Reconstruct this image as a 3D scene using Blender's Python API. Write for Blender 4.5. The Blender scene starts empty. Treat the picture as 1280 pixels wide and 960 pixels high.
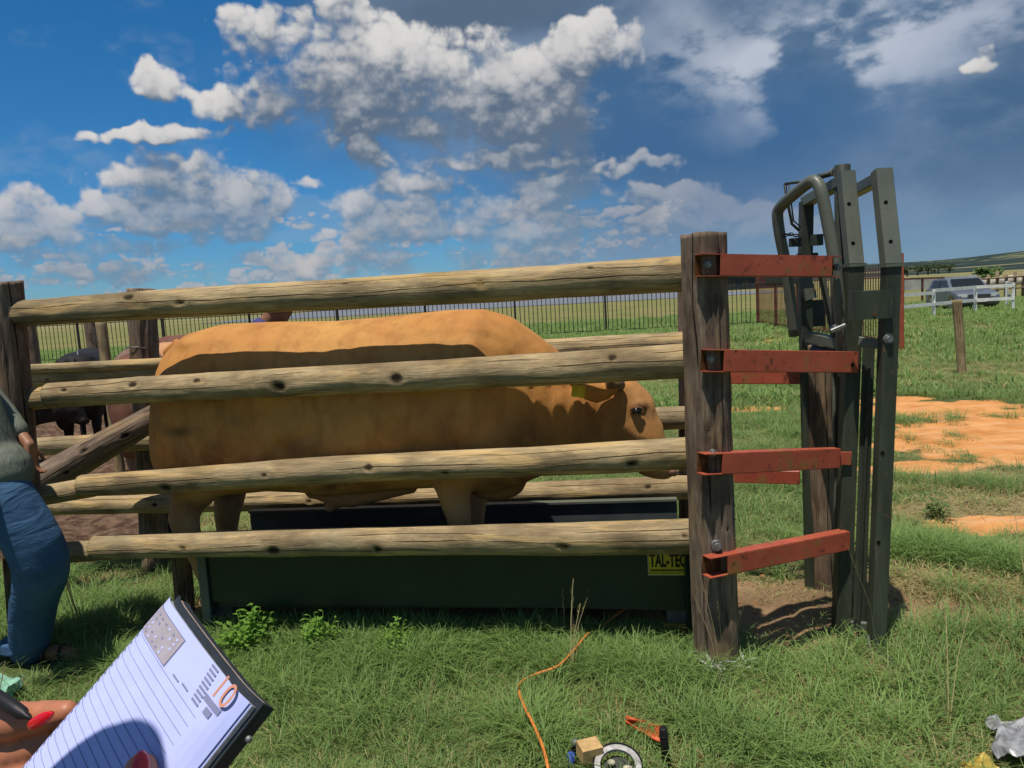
import bpy, bmesh, math, random
import numpy as np
from mathutils import Vector, Matrix

random.seed(7)
rng = np.random.default_rng(7)
S = bpy.context.scene
COL = S.collection
R = math.radians

# ------------------------------------------------------------------ camera
CAM_H, CAM_P, CAM_R, FPX = 1.7, R(6.6), R(3.2), 960.0
C0 = np.array([0, 0, CAM_H])
fv = np.array([0, math.cos(CAM_P), -math.sin(CAM_P)])
_r0 = np.array([1.0, 0, 0]); _u0 = np.array([0, math.sin(CAM_P), math.cos(CAM_P)])
rv = _r0*math.cos(CAM_R) - _u0*math.sin(CAM_R)
uv = _r0*math.sin(CAM_R) + _u0*math.cos(CAM_R)
cam = bpy.data.cameras.new('camera'); cam.sensor_width = 36; cam.lens = 36*FPX/1280
cam.clip_start = 0.05; cam.clip_end = 20000
camo = bpy.data.objects.new('camera', cam); COL.objects.link(camo)
camo.matrix_world = Matrix(((rv[0], uv[0], -fv[0], 0), (rv[1], uv[1], -fv[1], 0), (rv[2], uv[2], -fv[2], CAM_H), (0, 0, 0, 1)))
S.camera = camo

# survey helpers: turn a bearing read off the photograph into a place in the world
def ray(px, py): return (px-640)/FPX*rv - (py-480)/FPX*uv + fv
def at(px, py, Y): v = ray(px, py); return Vector(C0 + v*Y/v[1])
def gr(px, py, z=0.0): v = ray(px, py); return Vector(C0 + v*(z-CAM_H)/v[2])
# the cattle alley: s runs to the right along the front rails, t away from the viewer
A0 = np.array([0.86, 3.346, 0]); AANG = -R(8.2)
e1 = np.array([math.cos(AANG), math.sin(AANG), 0]); e2 = np.array([-math.sin(AANG), math.cos(AANG), 0])
def al(px, py, t): v = ray(px, py); k = (t - (C0-A0)@e2)/(v@e2); return Vector(C0 + v*k)
def st(s, t, z=0.0): return Vector(A0 + e1*s + e2*t + np.array([0, 0, z]))
def stz(p): q = np.array(p)-A0; return (q@e1, q@e2, q[2])

# ------------------------------------------------------------------ sun
SUN_EL = R(74); SUN_DIR = Vector((-0.50*math.cos(SUN_EL)/0.986, -0.85*math.cos(SUN_EL)/0.986, math.sin(SUN_EL)))
sl = bpy.data.lights.new('sun', 'SUN'); sl.energy = 4.2; sl.angle = R(0.53); sl.color = (1.0, 0.95, 0.86)
so = bpy.data.objects.new('sun', sl); COL.objects.link(so)
so.rotation_euler = SUN_DIR.to_track_quat('Z', 'Y').to_euler()
S.view_settings.view_transform = 'Standard'; S.view_settings.look = 'None'
S.view_settings.exposure = 0.22; S.view_settings.gamma = 1
S.view_settings.use_curve_mapping = False

# ------------------------------------------------------------------ node helper
class NT:
    def __init__(s, tree): s.t = tree; s.n = tree.nodes; s.l = tree.links
    def new(s, typ, **kw):
        n = s.n.new(typ)
        for k, v in kw.items(): setattr(n, k, v)
        return n
    def put(s, sock, v):
        if v is None: return
        if isinstance(v, bpy.types.NodeSocket): s.l.new(v, sock)
        else:
            if hasattr(sock.default_value, '__len__'):
                n = len(sock.default_value)
                if not hasattr(v, '__len__'): v = (v,)*n
                elif n == 4 and len(v) == 3: v = (*v, 1)
            sock.default_value = v
    def m(s, op, a, b=None, c=None, clamp=False):
        n = s.new('ShaderNodeMath', operation=op, use_clamp=clamp)
        s.put(n.inputs[0], a); s.put(n.inputs[1], b); s.put(n.inputs[2], c)
        return n.outputs[0]
    def vm(s, op, a, b=None):
        n = s.new('ShaderNodeVectorMath', operation=op)
        s.put(n.inputs[0], a); s.put(n.inputs[1], b)
        return n.outputs[0]
    def mul3(s, a, v): return s.vm('MULTIPLY', a, v)
    def noise(s, vec, scale, detail=4, rough=0.55, dist=0.0, out='Fac', lac=2.0):
        n = s.new('ShaderNodeTexNoise'); s.put(n.inputs['Vector'], vec)
        n.inputs['Scale'].default_value = scale; n.inputs['Detail'].default_value = detail
        n.inputs['Roughness'].default_value = rough; n.inputs['Distortion'].default_value = dist
        n.inputs['Lacunarity'].default_value = lac
        return n.outputs[out]
    def vor(s, vec, scale, feature='F1', out='Distance', smooth=0.5, detail=0):
        n = s.new('ShaderNodeTexVoronoi', feature=feature); s.put(n.inputs['Vector'], vec)
        n.inputs['Scale'].default_value = scale
        if 'Smoothness' in n.inputs: n.inputs['Smoothness'].default_value = smooth
        if 'Detail' in n.inputs: n.inputs['Detail'].default_value = detail
        return n.outputs[out]
    def ss(s, x, lo, hi, a=0.0, b=1.0):
        n = s.new('ShaderNodeMapRange', interpolation_type='SMOOTHSTEP')
        for k, v in zip(('Value', 'From Min', 'From Max', 'To Min', 'To Max'), (x, lo, hi, a, b)): s.put(n.inputs[k], v)
        return n.outputs[0]
    def lin(s, x, lo, hi, a=0.0, b=1.0):
        n = s.new('ShaderNodeMapRange')
        for k, v in zip(('Value', 'From Min', 'From Max', 'To Min', 'To Max'), (x, lo, hi, a, b)): s.put(n.inputs[k], v)
        return n.outputs[0]
    def mix(s, f, a, b, blend='MIX'):
        n = s.new('ShaderNodeMix', data_type='RGBA', blend_type=blend)
        s.put(n.inputs[0], f); s.put(n.inputs[6], a); s.put(n.inputs[7], b)
        return n.outputs[2]
    def attr(s, name, out='Fac'):
        n = s.new('ShaderNodeAttribute', attribute_name=name); return n.outputs[out]
    def comb(s, x, y, z=0.0):
        n = s.new('ShaderNodeCombineXYZ'); s.put(n.inputs[0], x); s.put(n.inputs[1], y); s.put(n.inputs[2], z); return n.outputs[0]
    def sep(s, v):
        n = s.new('ShaderNodeSeparateXYZ'); s.put(n.inputs[0], v); return n.outputs
    def bump(s, h, strength=0.5, dist=0.01, normal=None):
        n = s.new('ShaderNodeBump'); s.put(n.inputs['Height'], h)
        n.inputs['Strength'].default_value = strength; n.inputs['Distance'].default_value = dist
        if normal is not None: s.put(n.inputs['Normal'], normal)
        return n.outputs[0]

# ------------------------------------------------------------------ world: sky with clouds
W = bpy.data.worlds.new('World'); S.world = W; W.use_nodes = True
w = NT(W.node_tree); w.n.clear()
sky = w.new('ShaderNodeTexSky', sky_type='NISHITA', sun_disc=False)
sky.sun_elevation = SUN_EL; sky.sun_rotation = math.atan2(SUN_DIR.x, SUN_DIR.y)
sky.air_density = 1.0; sky.dust_density = 0.6; sky.ozone_density = 3.0; sky.altitude = 1500
D = w.new('ShaderNodeTexCoord').outputs['Generated']
dx, dy, dz = w.sep(D)
az = w.m('ARCTAN2', dx, dy)
el = w.m('ARCSINE', w.m('MINIMUM', w.m('MAXIMUM', dz, -1), 1))
# ---- cloud map: colour and cover over the whole upper sky, computed from noise (azimuth x elevation)
CW, CH = 5120, 1280
_AZ = (np.arange(CW)+.5)/CW*2*math.pi-math.pi; _EL = (np.arange(CH)+.5)/CH*math.pi/2
def _lat(coords, k, period):
    c = coords*k; i = np.floor(c).astype(int); f = c-i; f = (f*f*f*(f*(f*6-15)+10)).astype(np.float32); return i % period, (i+1) % period, f
_nr = np.random.default_rng(11)
def noise2(fx, fy, wx=None, wy=None):
    """lattice noise with fx, fy cells per radian on the map"""
    G = _nr.random((512, max(2, int(round(fx*2*math.pi))))).astype(np.float32)
    i0, i1, f = _lat((_AZ+math.pi)/(2*math.pi), G.shape[1], G.shape[1]); j0, j1, h = _lat(_EL, fy, 512)
    A = G[j0]*(1-h[:, None])+G[j1]*h[:, None]
    return A[:, i0]*(1-f)+A[:, i1]*f
def nfbm(fx, fy, o, g=.55, billow=False):
    s = 0; a = 1; n = 0
    for k in range(o):
        v = noise2(fx*2**k, fy*2**k)
        if billow: v = np.abs(2*v-1)
        s = s+a*v; n += a; a *= g
    return s/n
def warp2(img, dx_, dy_):
    """resample img shifted by dx_, dy_ (radians)"""
    X = (np.arange(CW)[None, :]+dx_*CW/(2*math.pi)); Y = (np.arange(CH)[:, None]+dy_*CH/(math.pi/2))
    Y = np.clip(Y, 0, CH-1.001); xi = np.floor(X).astype(int); yi = np.floor(Y).astype(int); fx = (X-xi).astype(np.float32); fy = (Y-yi).astype(np.float32); x1 = (xi+1) % CW; xi %= CW; y1 = np.minimum(yi+1, CH-1)
    return (img[yi, xi]*(1-fx)+img[yi, x1]*fx)*(1-fy)+(img[y1, xi]*(1-fx)+img[y1, x1]*fx)*fy
def sst(x, a, b): t = np.clip((x-a)/(b-a), 0, 1); return t*t*(3-2*t)
def roll_up(a, n):   # value n rows higher in the sky
    return np.concatenate([a[n:], np.repeat(a[-1:], n, 0)], 0)
def azel(px, py):
    v = ray(px, py); v = v/np.linalg.norm(v); return math.atan2(v[0], v[1]), math.asin(v[2])
def soft_blob(px, py, rx, ru, rd, WX, WY):
    ca, ce = azel(px, py); x = (WX-ca)*960/rx; y = (WY-ce)*960; y = np.where(y > 0, y/ru, -y/rd); return x*x+y*y
# (px x, px y, half width, height above, height below, weight)
BLOBS = [(450, 130, 165, 75, 40, 1.15), (370, 118, 62, 58, 40, 1.0), (600, 150, 110, 52, 28, .95), (345, 105, 34, 50, 40, .95),
         (330, 40, 60, 40, 34, .85), (300, 25, 34, 22, 18, .6), (500, 70, 130, 45, 40, .9), (660, 120, 76, 50, 60, 1.0), (540, 165, 170, 30, 26, .85), (700, 150, 60, 34, 40, .85), (420, 20, 60, 24, 24, .6),
         (235, 250, 100, 52, 44, 1.1), (305, 262, 66, 46, 30, 1.0), (150, 248, 44, 30, 30, .85), (205, 275, 66, 26, 22, .95), (255, 215, 46, 22, 30, .9),
         (40, 288, 90, 40, 18, 1.05), (10, 270, 40, 30, 30, .95), (274, 130, 40, 24, 20, .78), (203, 108, 34, 20, 14, .62), (212, 172, 78, 10, 7, .58),
         (462, 205, 34, 28, 22, .95), (520, 240, 76, 28, 22, .95), (610, 205, 130, 17, 12, .9), (440, 265, 60, 28, 22, .9), (376, 241, 20, 12, 10, .85),
         (700, 245, 66, 32, 24, 1.0), (790, 212, 70, 15, 10, .75), (780, 255, 60, 18, 14, .75), (560, 285, 140, 38, 30, 1.0), (690, 295, 140, 38, 30, 1.0),
         (860, 268, 100, 36, 34, 1.0), (410, 305, 34, 10, 8, .8), (1217, 85, 17, 13, 12, .62), (310, 300, 30, 18, 14, .8), (640, 330, 120, 24, 20, .6), (90, 320, 90, 20, 14, .7), (420, 335, 110, 20, 14, .7), (960, 290, 70, 26, 18, .7), (740, 60, 60, 30, 30, .8), (560, 110, 90, 60, 40, .9), (130, 345, 120, 14, 12, .7)]
def cloud_map():
    AZ, EL = np.meshgrid(_AZ.astype(np.float32), _EL.astype(np.float32))
    w1 = nfbm(6, 7, 4)-.5; w2 = nfbm(6, 7, 4)-.5; w3 = nfbm(28, 30, 3)-.5; w4 = nfbm(28, 30, 3)-.5
    WX = AZ+w1*.06+w3*.045; WY = EL+w2*.045+w4*.036
    shp = np.full(AZ.shape, -1.0, np.float32)
    c0 = int((0.75-.0)*0); ix = np.where(np.abs(_AZ) < .85)[0]; x0, x1 = ix[0], ix[-1]+1; y1 = int(.62/(math.pi/2)*CH)
    sub = shp[:y1, x0:x1]
    for (bx, by, rx, ru, rd, wt) in BLOBS:
        v = wt*1.0-1.0*soft_blob(bx, by, rx, ru, rd, WX[:y1, x0:x1], WY[:y1, x0:x1])*wt; np.maximum(sub, v, out=sub)
    # outside the view clouds go on, cover added to whiten the ambient light
    outw = np.maximum(sst(np.abs(AZ), .62, .9), sst(EL, .48, .7))
    gen = (nfbm(2.2, 3.4, 4)-.46)*5.5
    shp = np.maximum(shp, np.where(outw > 0, gen*outw-(1-outw), -1))
    bil = nfbm(22, 25, 6, .55, True); fb = nfbm(10, 12, 7, .55)
    # small heaps low over the horizon, flattened by distance
    low = (nfbm(9, 26, 3)-.36)*3.6+(nfbm(36, 70, 5, .6, True)-.40)*3.2
    band = sst(EL, -.01, .01)*(1-sst(EL, .09, .14))*(1-.75*sst(AZ, .16, .30))
    dens = shp*1.15+.10+(bil-.34)*1.5+(fb-.5)*1.5+(w3*.5)
    dl = low-.25-(1-band)*2.5
    fl = nfbm(3, 5, 3)
    def shade(d, sc, soft):
        al_ = sst(d, .0, soft)
        T = np.clip(d, 0, 2.5)
        rel = 1.0*(T-roll_up(T, 4*sc))+.8*(T-roll_up(T, 10*sc))+.55*(T-roll_up(T, 24*sc))+.35*(T-np.roll(T, 8*sc, 1))+.25*(T-roll_up(T, 60*sc))
        up = np.zeros_like(T); acc = np.zeros(CW, np.float32)
        for r_ in range(CH-1, -1, -1): acc = acc*.975+al_[r_]*.025; up[r_] = acc
        al_ = sst(d, .0, soft+.45*sst(up, .15, .6))
        lit = .56-.95*up+.62*np.tanh(rel*.7)+(fb-.5)*.6+(fl-.5)*1.0+(w3+w4)*.25
        lit = sst(lit, -.55, 1.15)
        return al_, np.clip(lit, 0, 1)
    a1, l1 = shade(dens, 1, .58); a2, l2 = shade(dl, 1, .55)
    lerp = lambda a, b, t: a[None, None, :]*(1-t[..., None])+b[None, None, :]*t[..., None]
    V = lambda *c: np.array(c, np.float32)
    def mixc(c, d, t): return c*(1-t[..., None])+d*t[..., None]
    # veil of the storm
    SX = AZ+w1*.13+w3*.03; SY = EL+w2*.10+w4*.03
    gmn = lambda px, py, rx, ry: np.exp(-soft_blob(px, py, rx, ry, ry, SX, SY))
    veil = sst(SX, -.02, .20)
    veil = np.maximum(veil, np.clip(gmn(800, 110, 300, 120)*1.7, 0, 1)); veil = np.maximum(veil, np.clip(1.6*gmn(620, 0, 200, 55), 0, 1))
    veil = veil*(1-sst(AZ, 1.6, 2.3))*(1-.35*(1-sst(EL, .0, .10)))
    s1 = nfbm(4, 7, 7, .56); s2 = nfbm(9, 17, 6, .6); s3 = nfbm(3, 5, 3)
    vc = lerp(V(.80, 1.6, 2.85), V(2.1, 3.0, 4.3), sst(s1*.6+s2*.4, .38, .62))
    vc = mixc(vc, V(.62, 1.6, 3.3), np.clip(1.3*gmn(870, 180, 210, 95), 0, 1)*sst(s3, .1, .45))
    vc = mixc(vc, V(1.15, 1.7, 2.6), np.clip(1.3*gmn(640, 0, 190, 40), 0, 1))
    st_ = np.clip(gmn(1030, 40, 140, 45)*1.2, 0, 1)*sst(s2, .38, .60)*sst(s3, .3, .55); vc = mixc(vc, V(6.0, 6.5, 7.4), st_)
    st_ = np.clip(gmn(1170, 20, 150, 40), 0, 1)*sst(s2, .42, .7); vc = mixc(vc, V(5.0, 5.6, 6.9), st_*.8)
    st_ = np.clip(gmn(1020, 110, 90, 40), 0, 1)*sst(s2, .42, .7); vc = mixc(vc, V(4.0, 4.9, 6.3), st_*.6)
    st_ = np.clip(gmn(700, 150, 60, 50), 0, 1)*sst(s2, .42, .66); vc = mixc(vc, V(4.5, 5.0, 5.8), st_*.8)
    lowv = 1-sst(EL, .03, .17); vc = mixc(vc, V(2.0, 3.0, 4.6), lowv*.7)
    col = vc; cov = veil*sst(s1+veil, .45, .85)*.97
    # thin cirrus-like haze scraps in the blue
    thin = sst(s2, .56, .78)*.22*(1-sst(EL, .5, .8)); cov2 = np.maximum(cov, thin); col = mixc(V(3.6, 4.6, 5.6)+0*col, col, cov/np.maximum(cov2, 1e-4)); cov = cov2
    # low heaps over it, then the big heaps
    lowc = lerp(V(2.0, 2.9, 4.1), V(5.6, 5.3, 5.4), l2); a2 = a2*.75
    out = cov*(1-a2)+a2; col = (col*(cov*(1-a2))[..., None]+lowc*a2[..., None])/np.maximum(out, 1e-4)[..., None]; cov = out
    near = sst(EL, .04, .22)
    dark = lerp(V(1.9, 2.9, 4.1), V(1.25, 1.85, 2.75), near); brt = lerp(V(6.4, 6.1, 6.0), V(8.2, 8.0, 7.8), near)
    c1 = dark*(1-l1[..., None])+brt*l1[..., None]
    a1 = a1*(.72+.28*near)
    a1 = a1*(1-.7*sst(AZ, .10, .30)*(1-np.exp(-soft_blob(1217, 85, 60, 60, 60, AZ, EL))))
    out = cov*(1-a1)+a1; col = (col*(cov*(1-a1))[..., None]+c1*a1[..., None])/np.maximum(out, 1e-4)[..., None]; cov = out
    return col.astype(np.float32), np.clip(cov, 0, 1).astype(np.float32)

_c, _a = cloud_map()
cimg = bpy.data.images.new('cloud_map', CW, CH, alpha=True, float_buffer=True); cimg.colorspace_settings.name = 'Non-Color'; cimg.alpha_mode = 'CHANNEL_PACKED'
cimg.pixels.foreach_set(np.concatenate([_c, _a[..., None]], -1).ravel()); cimg.update(); cimg.pack()
tex = w.new('ShaderNodeTexImage', interpolation='Linear', extension='EXTEND'); tex.image = cimg
w.put(tex.inputs[0], w.comb(w.m('MULTIPLY_ADD', az, 1/(2*math.pi), .5), w.m('MULTIPLY', el, 2/math.pi)))
# clear air: measured blue, paler to the horizon
hz = w.m('POWER', w.m('SUBTRACT', 1, w.m('MAXIMUM', el, 0), clamp=True), 5)
skyc = w.mul3(sky.outputs[0], (0.20, 0.70, 1.00))
skyc = w.mul3(skyc, w.comb(*[w.m('MULTIPLY_ADD', hz, k, 1.12-.16*k) for k in (1.1, -.22, -.26)]))
SKYGAIN = .74
full = w.mix(w.m('MULTIPLY', tex.outputs[1], w.ss(el, -.01, .0)), skyc, tex.outputs[0])
full = w.mul3(full, (SKYGAIN,)*3)
bg = w.new('ShaderNodeBackground'); w.put(bg.inputs[0], full); bg.inputs[1].default_value = 0.1
w.l.new(bg.outputs[0], w.new('ShaderNodeOutputWorld').inputs[0])
W.cycles.sampling_method = 'MANUAL'; W.cycles.sample_map_resolution = 1024

# ------------------------------------------------------------------ numpy value noise
_tab = rng.random((64, 64, 64))
def vnoise(p):
    p = np.asarray(p, float); i = np.floor(p).astype(int); f = p-i; f = f*f*(3-2*f); i %= 64; j = (i+1) % 64
    x0, y0, z0 = np.moveaxis(i, -1, 0); x1, y1, z1 = np.moveaxis(j, -1, 0); fx, fy, fz = np.moveaxis(f, -1, 0)
    def L(a, b, t): return a+(b-a)*t
    return L(L(L(_tab[x0, y0, z0], _tab[x1, y0, z0], fx), L(_tab[x0, y1, z0], _tab[x1, y1, z0], fx), fy),
             L(L(_tab[x0, y0, z1], _tab[x1, y0, z1], fx), L(_tab[x0, y1, z1], _tab[x1, y1, z1], fx), fy), fz)
def fbm(p, o=4, g_=.5):
    p = np.asarray(p, float); s = 0; a = 1; n = 0
    for k in range(o): s = s+a*vnoise(p*2**k+17.3*k); n += a; a *= g_
    return s/n
def n2(x, y, sc, o=4, off=0.0):
    return fbm(np.stack([np.asarray(x)*sc+40+off, np.asarray(y)*sc+40-off, np.full(np.shape(x), 3.7+off)], -1), o)

# ------------------------------------------------------------------ object helpers
def tag(o, label=None, cat=None, group=None, kind=None):
    if label: o['label'] = label
    if cat: o['category'] = cat
    if group: o['group'] = group
    if kind: o['kind'] = kind
    return o
def empty(name, loc=(0, 0, 0), label=None, cat=None, group=None, kind=None):
    o = bpy.data.objects.new(name, None); o.empty_display_size = .1; COL.objects.link(o); o.location = loc
    return tag(o, label, cat, group, kind)
def worldloc(o):
    v = Vector((0, 0, 0))
    while o: v += o.location; o = o.parent
    return v
def link(name, me, parent=None, mat=None, loc=None):
    o = bpy.data.objects.new(name, me); COL.objects.link(o)
    if mat is not None and not me.materials: me.materials.append(mat)
    if parent is not None: o.parent = parent
    if loc is not None: o.location = loc
    return o
class MB:
    def __init__(s): s.v = []; s.f = []; s.mi = []; s.sm = []; s.at = {}
    def add(s, vs, fs, mi=0, smooth=False):
        b = len(s.v); s.v += [tuple(v) for v in vs]
        s.f += [tuple(i+b for i in f) for f in fs]; s.mi += [mi]*len(fs); s.sm += [smooth]*len(fs)
        return b
    def box(s, c, size, rot=None, mi=0):
        x, y, z = [k/2 for k in size]; M = rot if rot is not None else Matrix.Identity(3)
        vs = [Vector(c)+M @ Vector((a*x, b*y, d*z)) for a in (-1, 1) for b in (-1, 1) for d in (-1, 1)]
        s.add(vs, [(0, 1, 3, 2), (4, 6, 7, 5), (0, 4, 5, 1), (2, 3, 7, 6), (0, 2, 6, 4), (1, 5, 7, 3)], mi)
        return s
    def bar(s, p0, p1, w_, d_, up=(0, 1, 0), mi=0, bev=0.0):
        """rectangular bar from p0 to p1, w_ across, d_ along 'up'"""
        p0 = Vector(p0); p1 = Vector(p1); a = (p1-p0).normalized(); u = Vector(up); u = (u-a*u.dot(a)).normalized(); r = a.cross(u)
        b = min(bev, w_*.3, d_*.3)
        if b > 0: pr_ = [(w_/2-b, d_/2), (w_/2, d_/2-b), (w_/2, -d_/2+b), (w_/2-b, -d_/2), (-w_/2+b, -d_/2), (-w_/2, -d_/2+b), (-w_/2, d_/2-b), (-w_/2+b, d_/2)]
        else: pr_ = [(w_/2, d_/2), (w_/2, -d_/2), (-w_/2, -d_/2), (-w_/2, d_/2)]
        n = len(pr_)
        vs = [P_+r*x+u*y for P_ in (p0, p1) for x, y in pr_]
        s.add(vs, [(i, (i+1) % n, n+(i+1) % n, n+i) for i in range(n)]+[tuple(range(n-1, -1, -1)), tuple(range(n, 2*n))], mi)
        return s
    def tube(s, pts, rad, n=10, mi=0, cap=True, sq=1.0):
        pts = [Vector(p) for p in pts]; m = len(pts)
        if not hasattr(rad, '__len__'): rad = [rad]*m
        vs = []; prev = None
        for i, p in enumerate(pts):
            a = (pts[min(i+1, m-1)]-pts[max(i-1, 0)]).normalized()
            if prev is None: u = a.orthogonal().normalized()
            else: u = (prev-a*prev.dot(a)).normalized()
            prev = u; v_ = a.cross(u)
            for k in range(n): th = 2*math.pi*k/n; vs.append(p+(u*math.cos(th)+v_*math.sin(th)*sq)*rad[i])
        fs = [(i*n+k, i*n+(k+1) % n, (i+1)*n+(k+1) % n, (i+1)*n+k) for i in range(m-1) for k in range(n)]
        s.add(vs, fs, mi, True)
        if cap:
            b = len(s.v)-len(vs)
            s.f += [tuple(b+k for k in range(n-1, -1, -1)), tuple(b+(m-1)*n+k for k in range(n))]; s.mi += [mi]*2; s.sm += [False]*2
        return s
    def ell(s, c, r, rot=None, n=10, m=8, mi=0):
        M = rot if rot is not None else Matrix.Identity(3); vs = []
        for i in range(m+1):
            ph = math.pi*i/m
            for k in range(n):
                th = 2*math.pi*k/n
                vs.append(Vector(c)+M @ Vector((r[0]*math.sin(ph)*math.cos(th), r[1]*math.sin(ph)*math.sin(th), r[2]*math.cos(ph))))
        s.add(vs, [(i*n+k, (i+1)*n+k, (i+1)*n+(k+1) % n, i*n+(k+1) % n) for i in range(m) for k in range(n)], mi, True)
        return s
    def prism(s, poly, ext, mi=0):
        """closed polygon (3D points) extruded by vector ext"""
        n = len(poly); P_ = [Vector(p) for p in poly]; e = Vector(ext)
        s.add(P_+[p+e for p in P_], [tuple(range(n-1, -1, -1)), tuple(range(n, 2*n))]+[(i, (i+1) % n, n+(i+1) % n, n+i) for i in range(n)], mi)
        return s
    def mesh(s, off=(0, 0, 0), mats=()):
        me = bpy.data.meshes.new('mesh'); o = Vector(off)
        me.from_pydata([tuple(Vector(v)-o) for v in s.v], [], s.f)
        me.polygons.foreach_set('material_index', s.mi); me.polygons.foreach_set('use_smooth', s.sm)
        for m_ in mats: me.materials.append(m_)
        bm = bmesh.new(); bm.from_mesh(me); bmesh.ops.recalc_face_normals(bm, faces=bm.faces); bm.to_mesh(me); bm.free()
        me.update(); return me
    def build(s, name, mats, parent=None, label=None, origin=None):
        if not isinstance(mats, (list, tuple)): mats = [mats]
        if parent is None:
            if origin is None: origin = Vector(np.mean(np.array([tuple(v) for v in s.v]), 0))
            o = link(name, s.mesh(origin, mats)); o.location = origin
        else:
            o = link(name, s.mesh(worldloc(parent), mats), parent)
        if label: o['label'] = label
        return o
def remesh(mb, voxel, smooth=6, fac=.5):
    """one continuous skin from overlapping closed solids"""
    me = mb.mesh(); o = bpy.data.objects.new('tmp', me); COL.objects.link(o)
    m_ = o.modifiers.new('r', 'REMESH'); m_.mode = 'VOXEL'; m_.voxel_size = voxel; m_.use_smooth_shade = True
    if smooth:
        m_ = o.modifiers.new('s', 'SMOOTH'); m_.iterations = smooth; m_.factor = fac
    dg = bpy.context.evaluated_depsgraph_get(); out = bpy.data.meshes.new_from_object(o.evaluated_get(dg))
    bpy.data.objects.remove(o); bpy.data.meshes.remove(me)
    out.materials.clear(); out.polygons.foreach_set('use_smooth', [True]*len(out.polygons)); return out
def shift(me, off): me.transform(Matrix.Translation(-Vector(off))); return me
def text_mesh(body, size, bold=0.0, ext=0.0):
    c = bpy.data.curves.new('t', 'FONT'); c.body = body; c.size = size; c.offset = bold; c.extrude = ext; c.align_x = 'CENTER'; c.align_y = 'CENTER'
    o = bpy.data.objects.new('t', c); COL.objects.link(o)
    dg = bpy.context.evaluated_depsgraph_get(); me = bpy.data.meshes.new_from_object(o.evaluated_get(dg))
    bpy.data.objects.remove(o); return me

# ------------------------------------------------------------------ materials
def mat(name, fn, rough=.7, spec=.3, metal=0.0):
    m_ = bpy.data.materials.new(name); m_.use_nodes = True; t = NT(m_.node_tree); b = t.n['Principled BSDF']
    b.inputs['Roughness'].default_value = rough; b.inputs['Specular IOR Level'].default_value = spec; b.inputs['Metallic'].default_value = metal
    r_ = fn(t)
    if isinstance(r_, tuple) and len(r_) == 2 and isinstance(r_[0], bpy.types.NodeSocket): t.put(b.inputs['Base Color'], r_[0]); t.l.new(r_[1], b.inputs['Normal'])
    else: t.put(b.inputs['Base Color'], r_)
    return m_
def OC(t): return t.new('ShaderNodeTexCoord').outputs['Object']
def GP(t): return t.new('ShaderNodeNewGeometry').outputs['Position']
def flat(name, c, rough=.6, spec=.3, metal=0.0, var=.25, sc=12.0, bmp=.15):
    def fn(t):
        p = OC(t); n = t.noise(p, sc, 6, .6)
        c2 = t.mix(t.ss(n, .3, .75), tuple(k*(1-var) for k in c), tuple(min(1, k*(1+var*.5)) for k in c))
        return (c2, t.bump(t.noise(p, sc*8, 4, .6), bmp, .002))
    return mat(name, fn, rough, spec, metal)
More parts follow.
